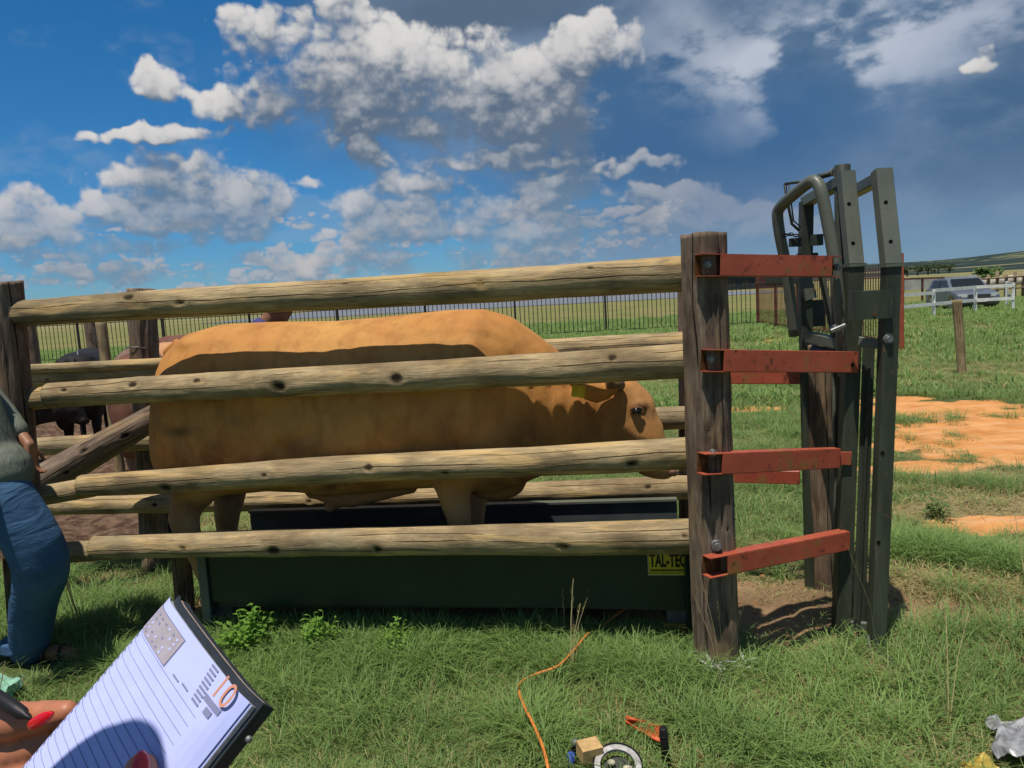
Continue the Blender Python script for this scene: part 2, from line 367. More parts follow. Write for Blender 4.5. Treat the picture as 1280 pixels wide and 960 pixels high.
def wood(name, a, b_, dark, crack=.5, sc=1.0, moss=None):
    def fn(t):
        p = t.attr('wc', 'Vector')
        s1 = t.noise(t.mul3(p, (1.2, 16, 16)), 3.2*sc, 8, .65, .4)
        s2 = t.noise(t.mul3(p, (1, 2, 2)), 2.6*sc, 5, .6)
        s3 = t.noise(t.mul3(p, (.35, 14, 14)), 5*sc, 4, .6, .8)
        c = t.mix(t.ss(s1, .32, .68), a, b_)
        c = t.mix(t.ss(s2, .42, .66, 0, .9), c, tuple(x*.58 for x in a))
        if moss: c = t.mix(t.ss(t.noise(p, 5, 5, .6), .48, .7, 0, .7), c, moss)
        blot = t.noise(t.mul3(p, (1, 3, 3)), 9, 6, .7)
        c = t.mix(t.ss(blot, .60, .74, 0, .55), c, dark)
        ck = t.ss(s3, .66, .72)
        fine = t.noise(t.mul3(p, (2, 40, 40)), 6, 4, .7)
        c = t.mix(t.m('MULTIPLY', ck, crack), c, dark)
        c = t.mix(t.m('MULTIPLY', t.ss(fine, .35, .6), .28), c, dark)
        kn = t.attr('knot')
        c = t.mix(t.ss(kn, .25, .8), c, tuple(x*.5 for x in dark))
        c = t.mix(t.m('MULTIPLY', t.ss(t.attr('rim'), .3, .9), .25), c, tuple(x*.6 for x in a))
        al1 = t.sep(p)[0]; ang = t.attr('ang'); lines = None
        for k_, (a0, w0) in enumerate(((-.75, .016), (-.15, .022), (.35, .014), (.95, .018))):
            wob_ = t.noise(t.comb(al1, k_*7.3, 0), .9, 3, .5); wob2 = t.noise(t.comb(al1, k_*7.3, 4), 9, 3, .6); msk = t.ss(t.noise(t.comb(al1, k_*5.1, 9), 1.3, 2, .5), .50, .56)
            ln_ = t.m('ABSOLUTE', t.m('SUBTRACT', ang, t.m('ADD', t.m('MULTIPLY_ADD', wob_, 1.4, a0-.7), t.m('MULTIPLY_ADD', wob2, .08, -.04))))
            v_ = t.m('MULTIPLY', t.ss(ln_, w0*2.2, w0*.6), msk); lines = v_ if lines is None else t.m('MAXIMUM', lines, v_)
        c = t.mix(t.m('MULTIPLY', lines, .9), c, tuple(x*.6 for x in dark))
        scar = t.ss(t.noise(t.mul3(p, (2.2, 9, 9)), 2.4, 5, .75, 2.0), .66, .70); c = t.mix(t.m('MULTIPLY', scar, .65), c, tuple(x*1.3 for x in dark))
        yel = t.ss(t.noise(t.mul3(p, (1, 5, 5)), 1.9, 4, .6, .7), .52, .66); c = t.mix(t.m('MULTIPLY', yel, .5), c, tuple(min(1, x*k_) for x, k_ in zip(b_, (1.12, 1.0, .72))))
        h = t.m('SUBTRACT', t.m('ADD', s1, t.m('MULTIPLY', fine, .7)), t.m('ADD', t.m('MULTIPLY', ck, 1.5), t.m('ADD', t.m('MULTIPLY', lines, 3.0), scar)))
        return (c, t.bump(h, .75, .006))
    return mat(name, fn, .85, .15)
M = {}
M['pole'] = wood('pale_pole_wood', (.32, .23, .125), (.56, .415, .225), (.07, .045, .022), .9, moss=(.30, .245, .145))
M['sleeper'] = wood('weathered_post_wood', (.175, .120, .085), (.30, .225, .165), (.030, .018, .012), 1.0, 1.2)
M['rustpost'] = wood('brown_post_wood', (.20, .135, .085), (.31, .22, .145), (.03, .015, .01), .9)
M['endgrain'] = flat('end_grain', (.20, .14, .09), .9, .1, var=.5, sc=30)
def f_hide(t):
    p = OC(t)
    big = t.noise(p, 2.6, 4, .55); mid = t.noise(t.mul3(p, (1, 1, .6)), 9, 5, .6)
    fur = t.noise(t.mul3(p, (22, 22, 7)), 12, 4, .7)
    c = t.mix(t.ss(big, .3, .7), (.50, .210, .046), (.59, .295, .078))
    c = t.mix(t.ss(mid, .42, .72, 0, .7), c, (.36, .15, .035))
    c = t.mix(t.m('MULTIPLY', t.attr('pale'), .75), c, (.56, .33, .17))
    c = t.mix(t.m('MULTIPLY', t.attr('dirt_shade'), t.ss(t.noise(p, 7, 6, .7), .30, .55)), c, (.10, .050, .025))
    c = t.mix(t.ss(t.noise(t.mul3(p, (5, 5, 1.2)), 3.2, 6, .65), .50, .72, 0, .45), c, (.27, .105, .028))
    c = t.mix(t.ss(t.noise(t.mul3(p, (1, 1, 1.4)), 5.5, 6, .7, .8), .58, .74, 0, .22), c, (.66, .40, .16))
    c = t.mix(t.m('MULTIPLY', t.ss(fur, .35, .65), .16), c, (.28, .12, .03))
    curl = t.noise(t.mul3(p, (10, 10, 30)), 9, 4, .7, 1.5)
    h = t.m('ADD', t.m('MULTIPLY', fur, .8), t.m('ADD', t.m('MULTIPLY', t.m('MULTIPLY', curl, t.attr('neck')), 1.6), t.m('MULTIPLY', mid, .8)))
    return (c, t.bump(h, .55, .008))
M['hide'] = mat('golden_hide', f_hide, .62, .25)
def hide2(name, a, b_, patch=None):
    def fn(t):
        p = OC(t); c = t.mix(t.ss(t.noise(p, 4, 5, .6), .3, .7), a, b_)
        if patch: c = t.mix(t.ss(t.noise(p, 2.2, 3, .5), .46, .54), c, patch)
        return (c, t.bump(t.noise(p, 60, 4, .6), .3, .006))
    return mat(name, fn, .65, .2)
M['hide_black'] = hide2('black_hide', (.012, .010, .010), (.022, .018, .016))
M['hide_red'] = hide2('red_hide', (.10, .045, .028), (.17, .07, .04), (.20, .12, .08))
M['hide_tan'] = hide2('tan_hide', (.42, .20, .09), (.52, .28, .13))
M['hide_brown'] = hide2('brown_hide', (.13, .05, .035), (.19, .08, .05))
M['horn'] = flat('horn', (.16, .10, .05), .5)
M['eye'] = flat('eye_dark', (.008, .006, .005), .12, .6, var=0)
M['nose'] = flat('muzzle_skin', (.42, .22, .14), .5, .35, var=.3, sc=40)
M['tagy'] = flat('yellow_tag', (.55, .42, .02), .5)
M['white'] = flat('white_paint', (.82, .80, .74), .6, var=.18, sc=5)
def f_green(t):
    p = OC(t); n = t.noise(p, 3, 6, .65); c = t.mix(t.ss(n, .35, .7), (.095, .105, .080), (.135, .145, .112))
    sc_ = t.noise(t.mul3(p, (30, 30, 4)), 3, 6, .7)
    c = t.mix(t.ss(sc_, .66, .74, 0, .5), c, (.22, .22, .17))
    c = t.mix(t.ss(t.noise(p, 9, 6, .7), .60, .68, 0, .7), c, (.13, .07, .035))
    c = t.mix(t.ss(t.noise(t.mul3(p, (12, 12, 1.0)), 4, 5, .7), .58, .70, 0, .35), c, (.17, .15, .11))
    return (c, t.bump(t.noise(p, 50, 5, .6), .25, .002))
M['gate'] = mat('grey_green_enamel', f_green, .42, .4)
def f_low(t):
    p = OC(t); n = t.noise(t.mul3(p, (3, 3, .6)), 3, 6, .65); c = t.mix(t.ss(n, .3, .7), (.026, .034, .021), (.058, .068, .046))
    c = t.mix(t.ss(t.noise(t.mul3(p, (14, 14, 1.2)), 3, 5, .7), .56, .68, 0, .5), c, (.10, .075, .045))
    c = t.mix(t.ss(t.noise(t.mul3(p, (40, 40, 3)), 3, 6, .7), .62, .70, 0, .6), c, (.15, .15, .11))
    c = t.mix(t.ss(t.noise(p, 14, 6, .7), .63, .69, 0, .8), c, (.13, .075, .035))
    return (c, t.bump(t.noise(p, 40, 5, .6), .3, .002))
M['gate_low'] = mat('dark_olive_enamel', f_low, .5, .35)
def f_panel(t):
    p = OC(t); c = t.mix(t.ss(t.noise(p, 2, 6, .6), .3, .7), (.007, .018, .011), (.012, .028, .018))
    c = t.mix(t.ss(t.noise(t.mul3(p, (3, 1, 12)), 4, 6, .7), .62, .72, 0, .3), c, (.06, .06, .05))
    sp = t.vor(p, 9, out='Distance'); c = t.mix(t.ss(sp, .035, .02, 0, .6), c, (.3, .3, .27))
    z = t.sep(p)[2]
    c = t.mix(t.m('MULTIPLY', t.ss(z, .12, .0), t.ss(t.noise(p, 9, 6, .7), .35, .65)), c, (.10, .055, .03))
    return (c, t.bump(t.noise(p, 8, 5, .5), .35, .01))
M['panel'] = mat('dark_green_steel', f_panel, .38, .45)
M['panel_far'] = flat('blue_grey_steel', (.070, .085, .085), .45, .4, var=.35, sc=5)
def f_red(t):
    p = OC(t); n = t.noise(p, 5, 6, .65)
    c = t.mix(t.ss(n, .3, .7), (.33, .064, .034), (.43, .092, .046))
    c = t.mix(t.ss(t.noise(p, 11, 7, .7), .54, .62, 0, .85), c, (.25, .115, .035))
    c = t.mix(t.ss(t.noise(t.mul3(p, (2, 2, 30)), 5, 5, .7), .62, .7, 0, .5), c, (.48, .17, .09))
    c = t.mix(t.ss(t.noise(p, 30, 5, .7), .58, .66, 0, .8), c, (.09, .03, .02))
    return (c, t.bump(t.noise(p, 60, 5, .6), .3, .002))
M['red'] = mat('red_oxide_steel', f_red, .5, .35)
M['rust'] = flat('rust', (.14, .06, .02), .85, .1, var=.6, sc=40, bmp=.6)
M['bolt'] = flat('galvanised_bolt', (.22, .22, .21), .5, .5, .5, var=.3, sc=60)
M['chain'] = flat('dark_chain', (.035, .03, .028), .5, .4, .5)
M['palisade'] = flat('dark_palisade', (.030, .026, .024), .6)
M['palred'] = flat('red_palisade', (.17, .055, .035), .65, var=.5, sc=3)
M['sheet'] = flat('rusty_sheet', (.14, .055, .04), .7, var=.6, sc=2)

# ------------------------------------------------------------------ ground
def ell_(x, y, cx, cy, rx, ry, a=0.0):
    c, s = math.cos(a), math.sin(a); X = (x-cx)*c+(y-cy)*s; Y_ = -(x-cx)*s+(y-cy)*c
    return 1-np.sqrt((X/rx)**2+(Y_/ry)**2)
def fields(x, y):
    """soil, orange, mud, dry (0..1) at ground points"""
    n1 = n2(x, y, 1.3, 5)-.5; nf = n2(x, y, 5, 4, 5.0)-.5
    def f(v, k=5, a=1.1, b=.5): return np.clip(.5+k*(v+a*n1+b*nf), 0, 1)
    soil = np.zeros_like(x)
    for (px, py, rx, ry) in ((980, 765, .45, .42), (1060, 745, .3, .3), (1150, 765, .34, .12), (1240, 768, .34, .10), (690, 812, .22, .07), (640, 796, .3, .08),
                             (1085, 835, .14, .07), (925, 775, .2, .15)):
        c = gr(px, py); soil = np.maximum(soil, f(ell_(x, y, c.x, c.y, rx, ry), 4, .8, .6))
    under = f(np.minimum(ell_(x, y, -.50, 4.10, 1.6, .45, AANG), .5), 4, .3, .3); soil = np.maximum(soil, under)
    org = f(ell_(x, y, 7.3, 7.5, 3.2, 2.1, .05), 3.2, .8, .6)
    for (px, py, rx, ry) in ((1150, 510, 1.3, .45), (1160, 583, .55, .22), (1110, 500, .7, .25), (1260, 655, .5, .2)):
        c = gr(px, py); org = np.maximum(org, f(ell_(x, y, c.x, c.y, rx, ry), 3, 1.6, .8)*.9)
    for (px, py, rx, ry) in ((965, 427, 1.3, .5), (935, 512, .5, .2)):
        c = gr(px, py); org = np.maximum(org, f(ell_(x, y, c.x, c.y, rx, ry), 3, 1.2, .8)*.75)
    mud = np.clip((-x-.43*y-.15+1.0*n1)*4+.5, 0, 1)*np.clip((y-5.0)*3, 0, 1)*np.clip((15.5-y+2*n1)*1.5, 0, 1)
    dry = np.zeros_like(x)
    for (px, py, rx, ry) in ((150, 728, .55, .30), (1200, 745, .8, .3), (985, 790, .5, .25), (1240, 640, .8, .4), (300, 760, .5, .15), (1190, 595, .7, .4)):
        c = gr(px, py); dry = np.maximum(dry, f(ell_(x, y, c.x, c.y, rx, ry), 3, 1.0, .8))
    dry = np.maximum(dry, np.clip((n2(x, y, .5, 4, 9)-.52)*4, 0, .6))
    return soil, org, mud, dry
def hgt(x, y):
    soil, org, mud, dry = fields(x, y)
    near = np.clip(1-(np.hypot(x, y)-30)/60, 0, 1)
    h = (n2(x, y, .8, 3, 2)-.5)*.05*near
    h += mud*(n2(x, y, 3.2, 4, 6)-.5)*.20 + mud*(n2(x, y, 9, 3, 8)-.5)*.07
    h += soil*((n2(x, y, 9, 4, 4)-.5)*.07+(n2(x, y, 30, 3, 4)-.5)*.03) + org*((n2(x, y, 2, 4, 4)-.5)*.06+(n2(x, y, 9, 4, 4)-.5)*.05)
    c = gr(662, 806); h += .05*np.exp(-(((x-c.x)/.09)**2+((y-c.y)/.06)**2))
    c = gr(990, 765); h += .06*np.exp(-(((x-c.x)/.33)**2+((y-c.y)/.28)**2))
    return h
def axis(lo, hi, d, far, gr_=1.16):
    a = list(np.arange(lo, hi, d)); s = d; x = a[-1]
    while x < far: s *= gr_; x += s; a.append(x)
    s = d; x = a[0]; pre = []
    while x > -far: s *= gr_; x -= s; pre.append(x)
    return np.array(pre[::-1]+a)
gx = axis(-6, 8, .045, 9000); gy = axis(1.6, 15, .045, 9000)
GX, GY = np.meshgrid(gx, gy); fx_, fy_ = GX.ravel(), GY.ravel()
gz = hgt(fx_, fy_)
nx, ny = len(gx), len(gy)
me = bpy.data.meshes.new('ground')
ii = (np.arange(ny-1)[:, None]*nx+np.arange(nx-1)[None, :]).ravel()
quads = np.stack([ii, ii+1, ii+1+nx, ii+nx], -1)
me.vertices.add(nx*ny); me.vertices.foreach_set('co', np.stack([fx_, fy_, gz], -1).ravel())
me.loops.add(len(quads)*4); me.loops.foreach_set('vertex_index', quads.ravel())
me.polygons.add(len(quads)); me.polygons.foreach_set('loop_start', np.arange(len(quads))*4); me.polygons.foreach_set('loop_total', np.full(len(quads), 4))
me.polygons.foreach_set('use_smooth', np.ones(len(quads), bool)); me.update(); me.validate()
for nm, arr in zip(('soil', 'orange', 'mud', 'dry'), fields(fx_, fy_)):
    a_ = me.attributes.new(nm, 'FLOAT', 'POINT'); a_.data.foreach_set('value', arr.astype(np.float32))
def f_ground(t):
    p = GP(t); fine = t.noise(p, 25, 8, .7); mid = t.noise(p, 3, 6, .6); lrg = t.noise(p, .35, 5, .6)
    grass = t.mix(t.ss(fine, .3, .7), (.050, .070, .022), (.115, .145, .048))
    y = t.sep(p)[1]
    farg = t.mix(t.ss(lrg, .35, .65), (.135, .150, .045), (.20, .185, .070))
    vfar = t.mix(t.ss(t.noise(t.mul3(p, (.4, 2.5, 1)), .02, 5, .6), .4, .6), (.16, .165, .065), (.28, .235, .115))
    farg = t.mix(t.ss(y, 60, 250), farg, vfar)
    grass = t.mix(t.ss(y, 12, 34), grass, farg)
    soil = t.mix(t.ss(mid, .3, .7), (.165, .100, .055), (.31, .20, .11))
    soil = t.mix(t.ss(fine, .5, .75), soil, (.30, .20, .10))
    orange = t.mix(t.ss(mid, .3, .7), (.50, .205, .060), (.66, .31, .11))
    orange = t.mix(t.ss(t.noise(t.mul3(p, (.6, 2, 1)), 2.2, 6, .65), .45, .7, 0, .8), orange, (.68, .38, .19))
    orange = t.mix(t.ss(t.noise(p, 45, 4, .7), .62, .72, 0, .5), orange, (.24, .11, .05))
    mud = t.mix(t.ss(t.noise(p, 8, 6, .7), .38, .64), (.060, .034, .022), (.175, .110, .070))
    dry = t.mix(t.ss(fine, .3, .7), (.16, .125, .055), (.30, .235, .11))
    c = t.mix(t.attr('dry'), grass, dry)
    c = t.mix(t.ss(t.m('ADD', t.attr('soil'), t.m('MULTIPLY_ADD', fine, .5, -.25)), .3, .6), c, soil)
    c = t.mix(t.ss(t.m('ADD', t.attr('orange'), t.m('MULTIPLY_ADD', fine, .5, -.25)), .3, .6), c, orange)
    c = t.mix(t.attr('mud'), c, mud)
    h = t.m('ADD', fine, t.m('MULTIPLY', t.noise(p, 90, 4, .6), .4))
    return (c, t.bump(h, .8, .02))
M['ground'] = mat('ground_mix', f_ground, .95, .1)
tag(link('ground', me, None, M['ground']), kind='structure')

# ------------------------------------------------------------------ wooden poles
def pole_mesh(p0, p1, r0, r1, seed, knots=(), rough=.004, wob=.012, seg=.016, n=36, crack=0.0, sag=0.0, flat_top=None, steps=()):
    p0 = Vector(p0); p1 = Vector(p1); L = (p1-p0).length; a = (p1-p0).normalized()
    ref = Vector((0, -1, 0)); ref = (ref-a*ref.dot(a)).normalized(); sd = a.cross(ref)
    m_ = max(8, int(L/seg)); tt = np.linspace(0, 1, m_+1); th = np.arange(n)*2*math.pi/n-math.pi
    T, TH = np.meshgrid(tt, th, indexing='ij'); al_ = T*L
    rad = r0+(r1-r0)*T
    cs, sn_ = np.cos(TH), np.sin(TH)
    o = seed*3.17
    q_ = np.stack([al_*1.6+o, cs*1.1+o+9, sn_*1.1+o+5], -1).reshape(-1, 3)
    rad = rad*(1+(fbm(q_, 3).reshape(T.shape)-.5)*.22)
    q_ = np.stack([al_*4+o, cs*5+o+9, sn_*5+o+5], -1).reshape(-1, 3)
    rad = rad+(fbm(q_, 3).reshape(T.shape)-.5)*2*rough
    if crack:
        q_ = np.stack([al_*.8+o, cs*7+o+29, sn_*7+o+15], -1).reshape(-1, 3); v = fbm(q_, 2).reshape(T.shape)
        rad = rad-crack*np.clip(1-np.abs(v-.5)/.035, 0, 1)
    kn = np.zeros_like(rad); rim = np.zeros_like(rad)
    for (kf, kth, ks) in knots:
        da = (al_-kf*L)/(.026*ks); dt = ((TH-kth+math.pi) % (2*math.pi)-math.pi)*r0/(.012*ks*(.6+.9*abs(math.sin(kf*91)))); d_ = np.sqrt(da*da+dt*dt)*(.75+.9*fbm(np.stack([al_*30+o, cs*3, sn_*3], -1).reshape(-1, 3), 2).reshape(T.shape)-.2)
        kn = np.maximum(kn, np.exp(-(d_*1.0)**2)); rim = np.maximum(rim, np.exp(-((d_-1.9)/.8)**2))
        rad = rad+.006*ks*np.exp(-(d_/2.6)**2)-.016*ks*np.exp(-(d_/.8)**2)
    for (sf, dr) in steps: rad = rad*np.where(T < sf, dr, 1.0)
    wy = (np.array([fbm([[x*L*.7+o, 1.5, o]], 2)[0] for x in tt])-.5)*2*wob; wz = (np.array([fbm([[x*L*.7+o, 8.5, o+4]], 2)[0] for x in tt])-.5)*2*wob
    wz = wz-sag*4*tt*(1-tt)
    ax = np.array(a); rf = np.array(ref); sdv = np.array(sd); up_ = np.array([0, 0, 1.0]) if abs(a.z) < .8 else np.array([1.0, 0, 0])
    Pc = np.array(p0)+tt[:, None]*L*ax+wy[:, None]*rf+wz[:, None]*up_
    V = Pc[:, None, :]+rad[..., None]*(cs[..., None]*rf+sn_[..., None]*sdv)
    if flat_top is not None:
        rr_ = 1+(fbm(np.stack([cs[-1]*2+o, sn_[-1]*2, cs[-1]*0], -1), 2)-.5)
        V[-1] = V[-1]+ax*(((rr_-1)*flat_top)[:, None])
    wc = np.stack([al_+o, rad*cs+o, rad*sn_], -1).reshape(-1, 3)
    V = V.reshape(-1, 3)
    ends = [V[:n].mean(0), V[-n:].mean(0)]; V = np.vstack([V, ends]); wc = np.vstack([wc, wc[:n].mean(0), wc[-n:].mean(0)])
    F = [(i*n+k, (i+1)*n+k, (i+1)*n+(k+1) % n, i*n+(k+1) % n) for i in range(m_) for k in range(n)]
    nb = (m_+1)*n
    F += [(nb, k, (k+1) % n) for k in range(n)]+[(nb+1, m_*n+(k+1) % n, m_*n+k) for k in range(n)]
    me = bpy.data.meshes.new('pole'); me.from_pydata(V.tolist(), [], F)
    sm = [True]*(m_*n)+[False]*(2*n); me.polygons.foreach_set('use_smooth', sm); me.update()
    me.attributes.new('wc', 'FLOAT_VECTOR', 'POINT').data.foreach_set('vector', wc.astype(np.float32).ravel())
    z = np.zeros(2)
    me.attributes.new('ang', 'FLOAT', 'POINT').data.foreach_set('value', np.concatenate([TH.ravel(), z+9]).astype(np.float32))
    me.attributes.new('knot', 'FLOAT', 'POINT').data.foreach_set('value', np.concatenate([kn.ravel(), z]).astype(np.float32))
    me.attributes.new('rim', 'FLOAT', 'POINT').data.foreach_set('value', np.concatenate([rim.ravel(), z]).astype(np.float32))
    return me
def pole(name, parent, p0, p1, r0, r1, seed, material='pole', **kw):
    me = pole_mesh(p0, p1, r0, r1, seed, **kw); shift(me, worldloc(parent)); return link(name, me, parent, M[material])

# front fence: two big posts and four rails
fr = empty('rail_fence', st(-1.6, 0), 'pale timber rails in front of the golden bull, held by two dark weathered posts', 'fence')
def kn(*xs): return [(x, th, s) for x, th, s in xs]
railpx = [((24, 392), (872, 341), .065, .078, kn((.19, .7, .9), (.275, .05, 1.2), (.52, .75, .6), (.71, .15, .8), (.86, .75, .7))),
          ((62, 496), (874, 449), .062, .076, kn((.04, .5, .7), (.155, .6, 1), (.26, .6, .8), (.39, -.2, 1.3), (.57, .0, 1.1), (.88, .6, .7))),
          ((104, 607), (876, 564), .058, .074, kn((.16, -.4, 1.0), (.33, .2, .6), (.50, .3, .8), (.62, -.4, 1), (.90, -.3, 1.2))),
          ((118, 686), (880, 669), .060, .078, kn((.17, .1, .9), (.325, -.3, 1.2), (.50, -.3, .9), (.79, -.2, 1.1), (.97, .4, .7)))]
for i, (a, b, ra, rb, ks) in enumerate(railpx):
    th_mid = lambda x: x
    pole('rail', fr, al(*a, 0.02), al(*b, 0.03), ra, rb, 3+i*5, knots=[(k, -t_, s*1.15) for k, t_, s in ks], wob=.014, rough=.003)
b_ = al(897, 826, -.06); tp = al(880, 293, -.06)
RP = Vector((b_.x, b_.y, -.2))
pole('post', fr, (b_.x, b_.y, -.25), tp, .100, .098, 41, 'sleeper', crack=.018, n=60, knots=[(.62, -.3, .7), (.42, .4, .6)], wob=.006, flat_top=.02, rough=.006)
b_ = al(38, 800, 0.06); tp = al(0, 352, 0.0)
pole('post', fr, (b_.x, b_.y, -.25), tp, .098, .095, 47, 'sleeper', crack=.012, n=60, wob=.01, flat_top=.02, rough=.006)
# short rail stubs that carry on past the lapped ends on the left
for (a, b, r_) in (((30, 500), (78, 496), .055), ((40, 622), (118, 610), .050), ((80, 690), (135, 687), .054)):
    pole('rail_stub', fr, al(*a, .055), al(*b, .05), r_, r_, 60+int(a[1]), n=24)
# back fence of the alley
bf = empty('rail_fence', st(-1.6, 1.05), 'pale timber rails behind the golden bull, on darker split posts', 'fence')
bk = [((20, 474), (880, 427), .055, .062), ((30, 558), (880, 521), .058, .066), ((50, 634), (885, 609), .058, .068)]
for i, (a, b, ra, rb) in enumerate(bk):
    pole('rail', bf, al(*a, 1.06), al(*b, 1.06), ra, rb, 80+i*7, knots=[(.24*k+.07*i+.06, -random.uniform(-.6, .6), random.uniform(.7, 1.2)) for k in range(4)], wob=.012)
pole('rail', bf, al(20, 463, 1.0), al(215, 453, 1.0), .03, .03, 99, n=24)
for (px, pt, pb, r_, s_) in ((176, 361, 700, .088, 71), (858, 345, 690, .055, 72)):
    tp = al(px, pt, 1.17); bt = al(px+(18 if px < 400 else 2), pb, 1.17)
    bt = tp+(bt-tp)*(tp.z+.25)/(tp.z-bt.z)
    pole('post', bf, bt, tp, r_, r_*.96, s_, 'sleeper', crack=.014, n=48, wob=.006, flat_top=.015)
# twist of wire round the left back post
wr = MB(); c = al(176, 434, 1.17); wr.tube([c+Vector((math.cos(a)*.093, math.sin(a)*.093, .008*math.sin(3*a))) for a in np.linspace(0, 2*math.pi, 25)], .003, 6); wr.build('wire', M['bolt'], bf)
# short stub post by the left end of the platform
sp = empty('stub_post', gr(228, 757), 'short brown stub post at the left end of the dark green platform', 'post')
pole('post_wood', sp, gr(228, 757)-Vector((0, 0, .2)), al(226, 676, .28), .052, .05, 51, 'rustpost', n=28, crack=.008)
# leaning log
lg = empty('leaning_log', al(120, 560, .75), 'thick weathered log leaning diagonally between the left rails beside the bull', 'log')
pole('log_wood', lg, al(28, 615, .62), al(215, 512, .95), .098, .080, 55, 'sleeper', n=48, crack=.010, knots=[(.45, -.3, 1.6), (.7, .2, 1.2), (.3, .4, 1)], wob=.02)

# ------------------------------------------------------------------ weighing platform
wp = empty('weigh_platform', st(-1.2, .55, 0), 'dark green steel weighing platform with raised sides under the bull', 'livestock platform')
def side(t, l_, r_, zb0, zb1, zt0, zt1, m_, name='side_panel', off=0):
    o = MB(); th = .004
    a, b = st(l_, t), st(r_, t)
    n_ = 16; poly = []
    for i in range(n_+1):
        f_ = i/n_; poly.append((a.lerp(b, f_), zb0+(zb1-zb0)*f_, zt0+(zt1-zt0)*f_))
    dirn = Vector(e2)*.03
    o.prism([(poly[0][0].x, poly[0][0].y, poly[0][1]), (poly[-1][0].x, poly[-1][0].y, poly[-1][1]), (poly[-1][0].x, poly[-1][0].y, poly[-1][2]), (poly[0][0].x, poly[0][0].y, poly[0][2])], dirn)
    return o.build(name, m_, wp)
sl0, sl1 = stz(al(252, 752, .16))[0], stz(al(862, 760, .16))[0]
zl, zr = al(252, 752, .16).z, al(862, 763, .16).z
side(.16, sl0, sl1, zl, zr, .50, .53, M['panel'])
fl0, fl1 = stz(al(312, 640, .90))[0], stz(al(846, 625, .90))[0]
ft0, ft1 = al(312, 640, .90).z, al(846, 625, .90).z
side(.90, fl0, fl1, zl, zr, ft0, ft1, M['panel_far'])
o = MB()
for t_, l_, r_, z0, z1, w_ in ((.155, sl0, sl1, .50, .53, .02), (.895, fl0, fl1, ft0, ft1, .022)):
    a = st(l_, t_+.012, z0+.004); b = st(r_, t_+.012, z1+.004); o.bar(a, b, w_+.03, .012, up=(0, 0, 1))
o.build('top_edge', M['gate'], wp)
o = MB(); o.box(st((sl0+sl1)/2, .54, .17), (sl1-sl0-.03, .70, .03), Matrix.Rotation(AANG, 3, 'Z')); o.build('floor_plate', M['panel'], wp)
for px in (850,):
    o = MB(); a = al(px+10, 690, .14); o.bar((a.x, a.y, .06), (a.x, a.y, .56), .035, .03, bev=.003); o.build('corner_post', M['panel'], wp)
o = MB(); a = al(256, 740, .145); o.bar((a.x, a.y, .02), (a.x, a.y, .52), .045, .02, bev=.003); o.build('corner_post', M['gate'], wp)
# maker's plate with its lettering
sg = wp
p00, p11 = al(809, 689, .152), al(861, 719, .152)
cen = (p00+p11)/2; pw = (Vector(e1).dot(p11-p00)); ph = p00.z-p11.z
rotm = Matrix(((e1[0], 0, -e2[0]), (e1[1], 0, -e2[1]), (0, 1, 0)))   # local x right, y up, z to the viewer
M['signy'] = flat('sign_yellow', (.62, .50, .02), .45, .4, var=.15)
M['black'] = flat('black_print', (.012, .011, .012), .5, var=.1)
M['signw'] = flat('sign_rim', (.55, .50, .25), .5)
def plate(name, x, y, w_, h_, z, m_, parent, d_=.001):
    o = MB(); o.box(cen+rotm @ Vector((x, y, z)), (w_, h_, d_), rotm); return o.build(name, m_, parent)
pl = plate('maker_plate', 0, 0, pw, ph, .001, M['signw'], wp, .002); pl['label'] = 'yellow maker plate with black lettering at the right end of the platform'
plate('plate_face', 0, 0, pw*.95, ph*.92, .0025, M['signy'], pl)
me = text_mesh('TAL-TEC', .088, .0035); me.transform(Matrix.Translation(cen+rotm @ Vector((0, .012, .004))-worldloc(pl)) @ rotm.to_4x4() @ Matrix.Diagonal((.90*pw/.34, 1.0, 1, 1))); link('lettering', me, pl, M['black'])
plate('plate_bar', 0, -ph*.28, pw*.86, ph*.055, .004, M['black'], pl)
me = text_mesh('LIVESTOCK HANDLING EQUIPMENT', .0125); me.transform(Matrix.Translation(cen+rotm @ Vector((0, -ph*.39, .004))-worldloc(pl)) @ rotm.to_4x4()); 
link('small_print', me, pl, M['black'])
# blocks that carry the platform
bl = MB(); a = al(852, 764, .2); bl.box((a.x, a.y+.05, a.z-.012), (.13, .16, .06), Matrix.Rotation(AANG, 3, 'Z'))
tag(bl.build('plastic_block', flat('grey_block', (.10, .105, .11), .5, var=.4, sc=20)), 'dark grey block under the right end of the green platform', 'block')
bl = MB(); b = al(848, 776, .2); bl.box((b.x, b.y+.05, (a.z-.042)/2-.02), (.14, .2, a.z-.042+.04-.002), Matrix.Rotation(AANG+.05, 3, 'Z'))
tag(bl.build('wood_block', flat('ochre_block', (.26, .19, .055), .8, var=.4, sc=20)), 'ochre block on the ground beneath the dark grey block', 'block')
a = al(275, 752, .2); bl = MB(); bl.box((a.x, a.y+.1, .02), (.16, .2, max(.06, 2*(zl-.022))), Matrix.Rotation(AANG, 3, 'Z'))
tag(bl.build('concrete_block', flat('concrete', (.06, .055, .045), .9, var=.3, sc=20)), 'concrete block in the grass under the left end of the platform', 'block')
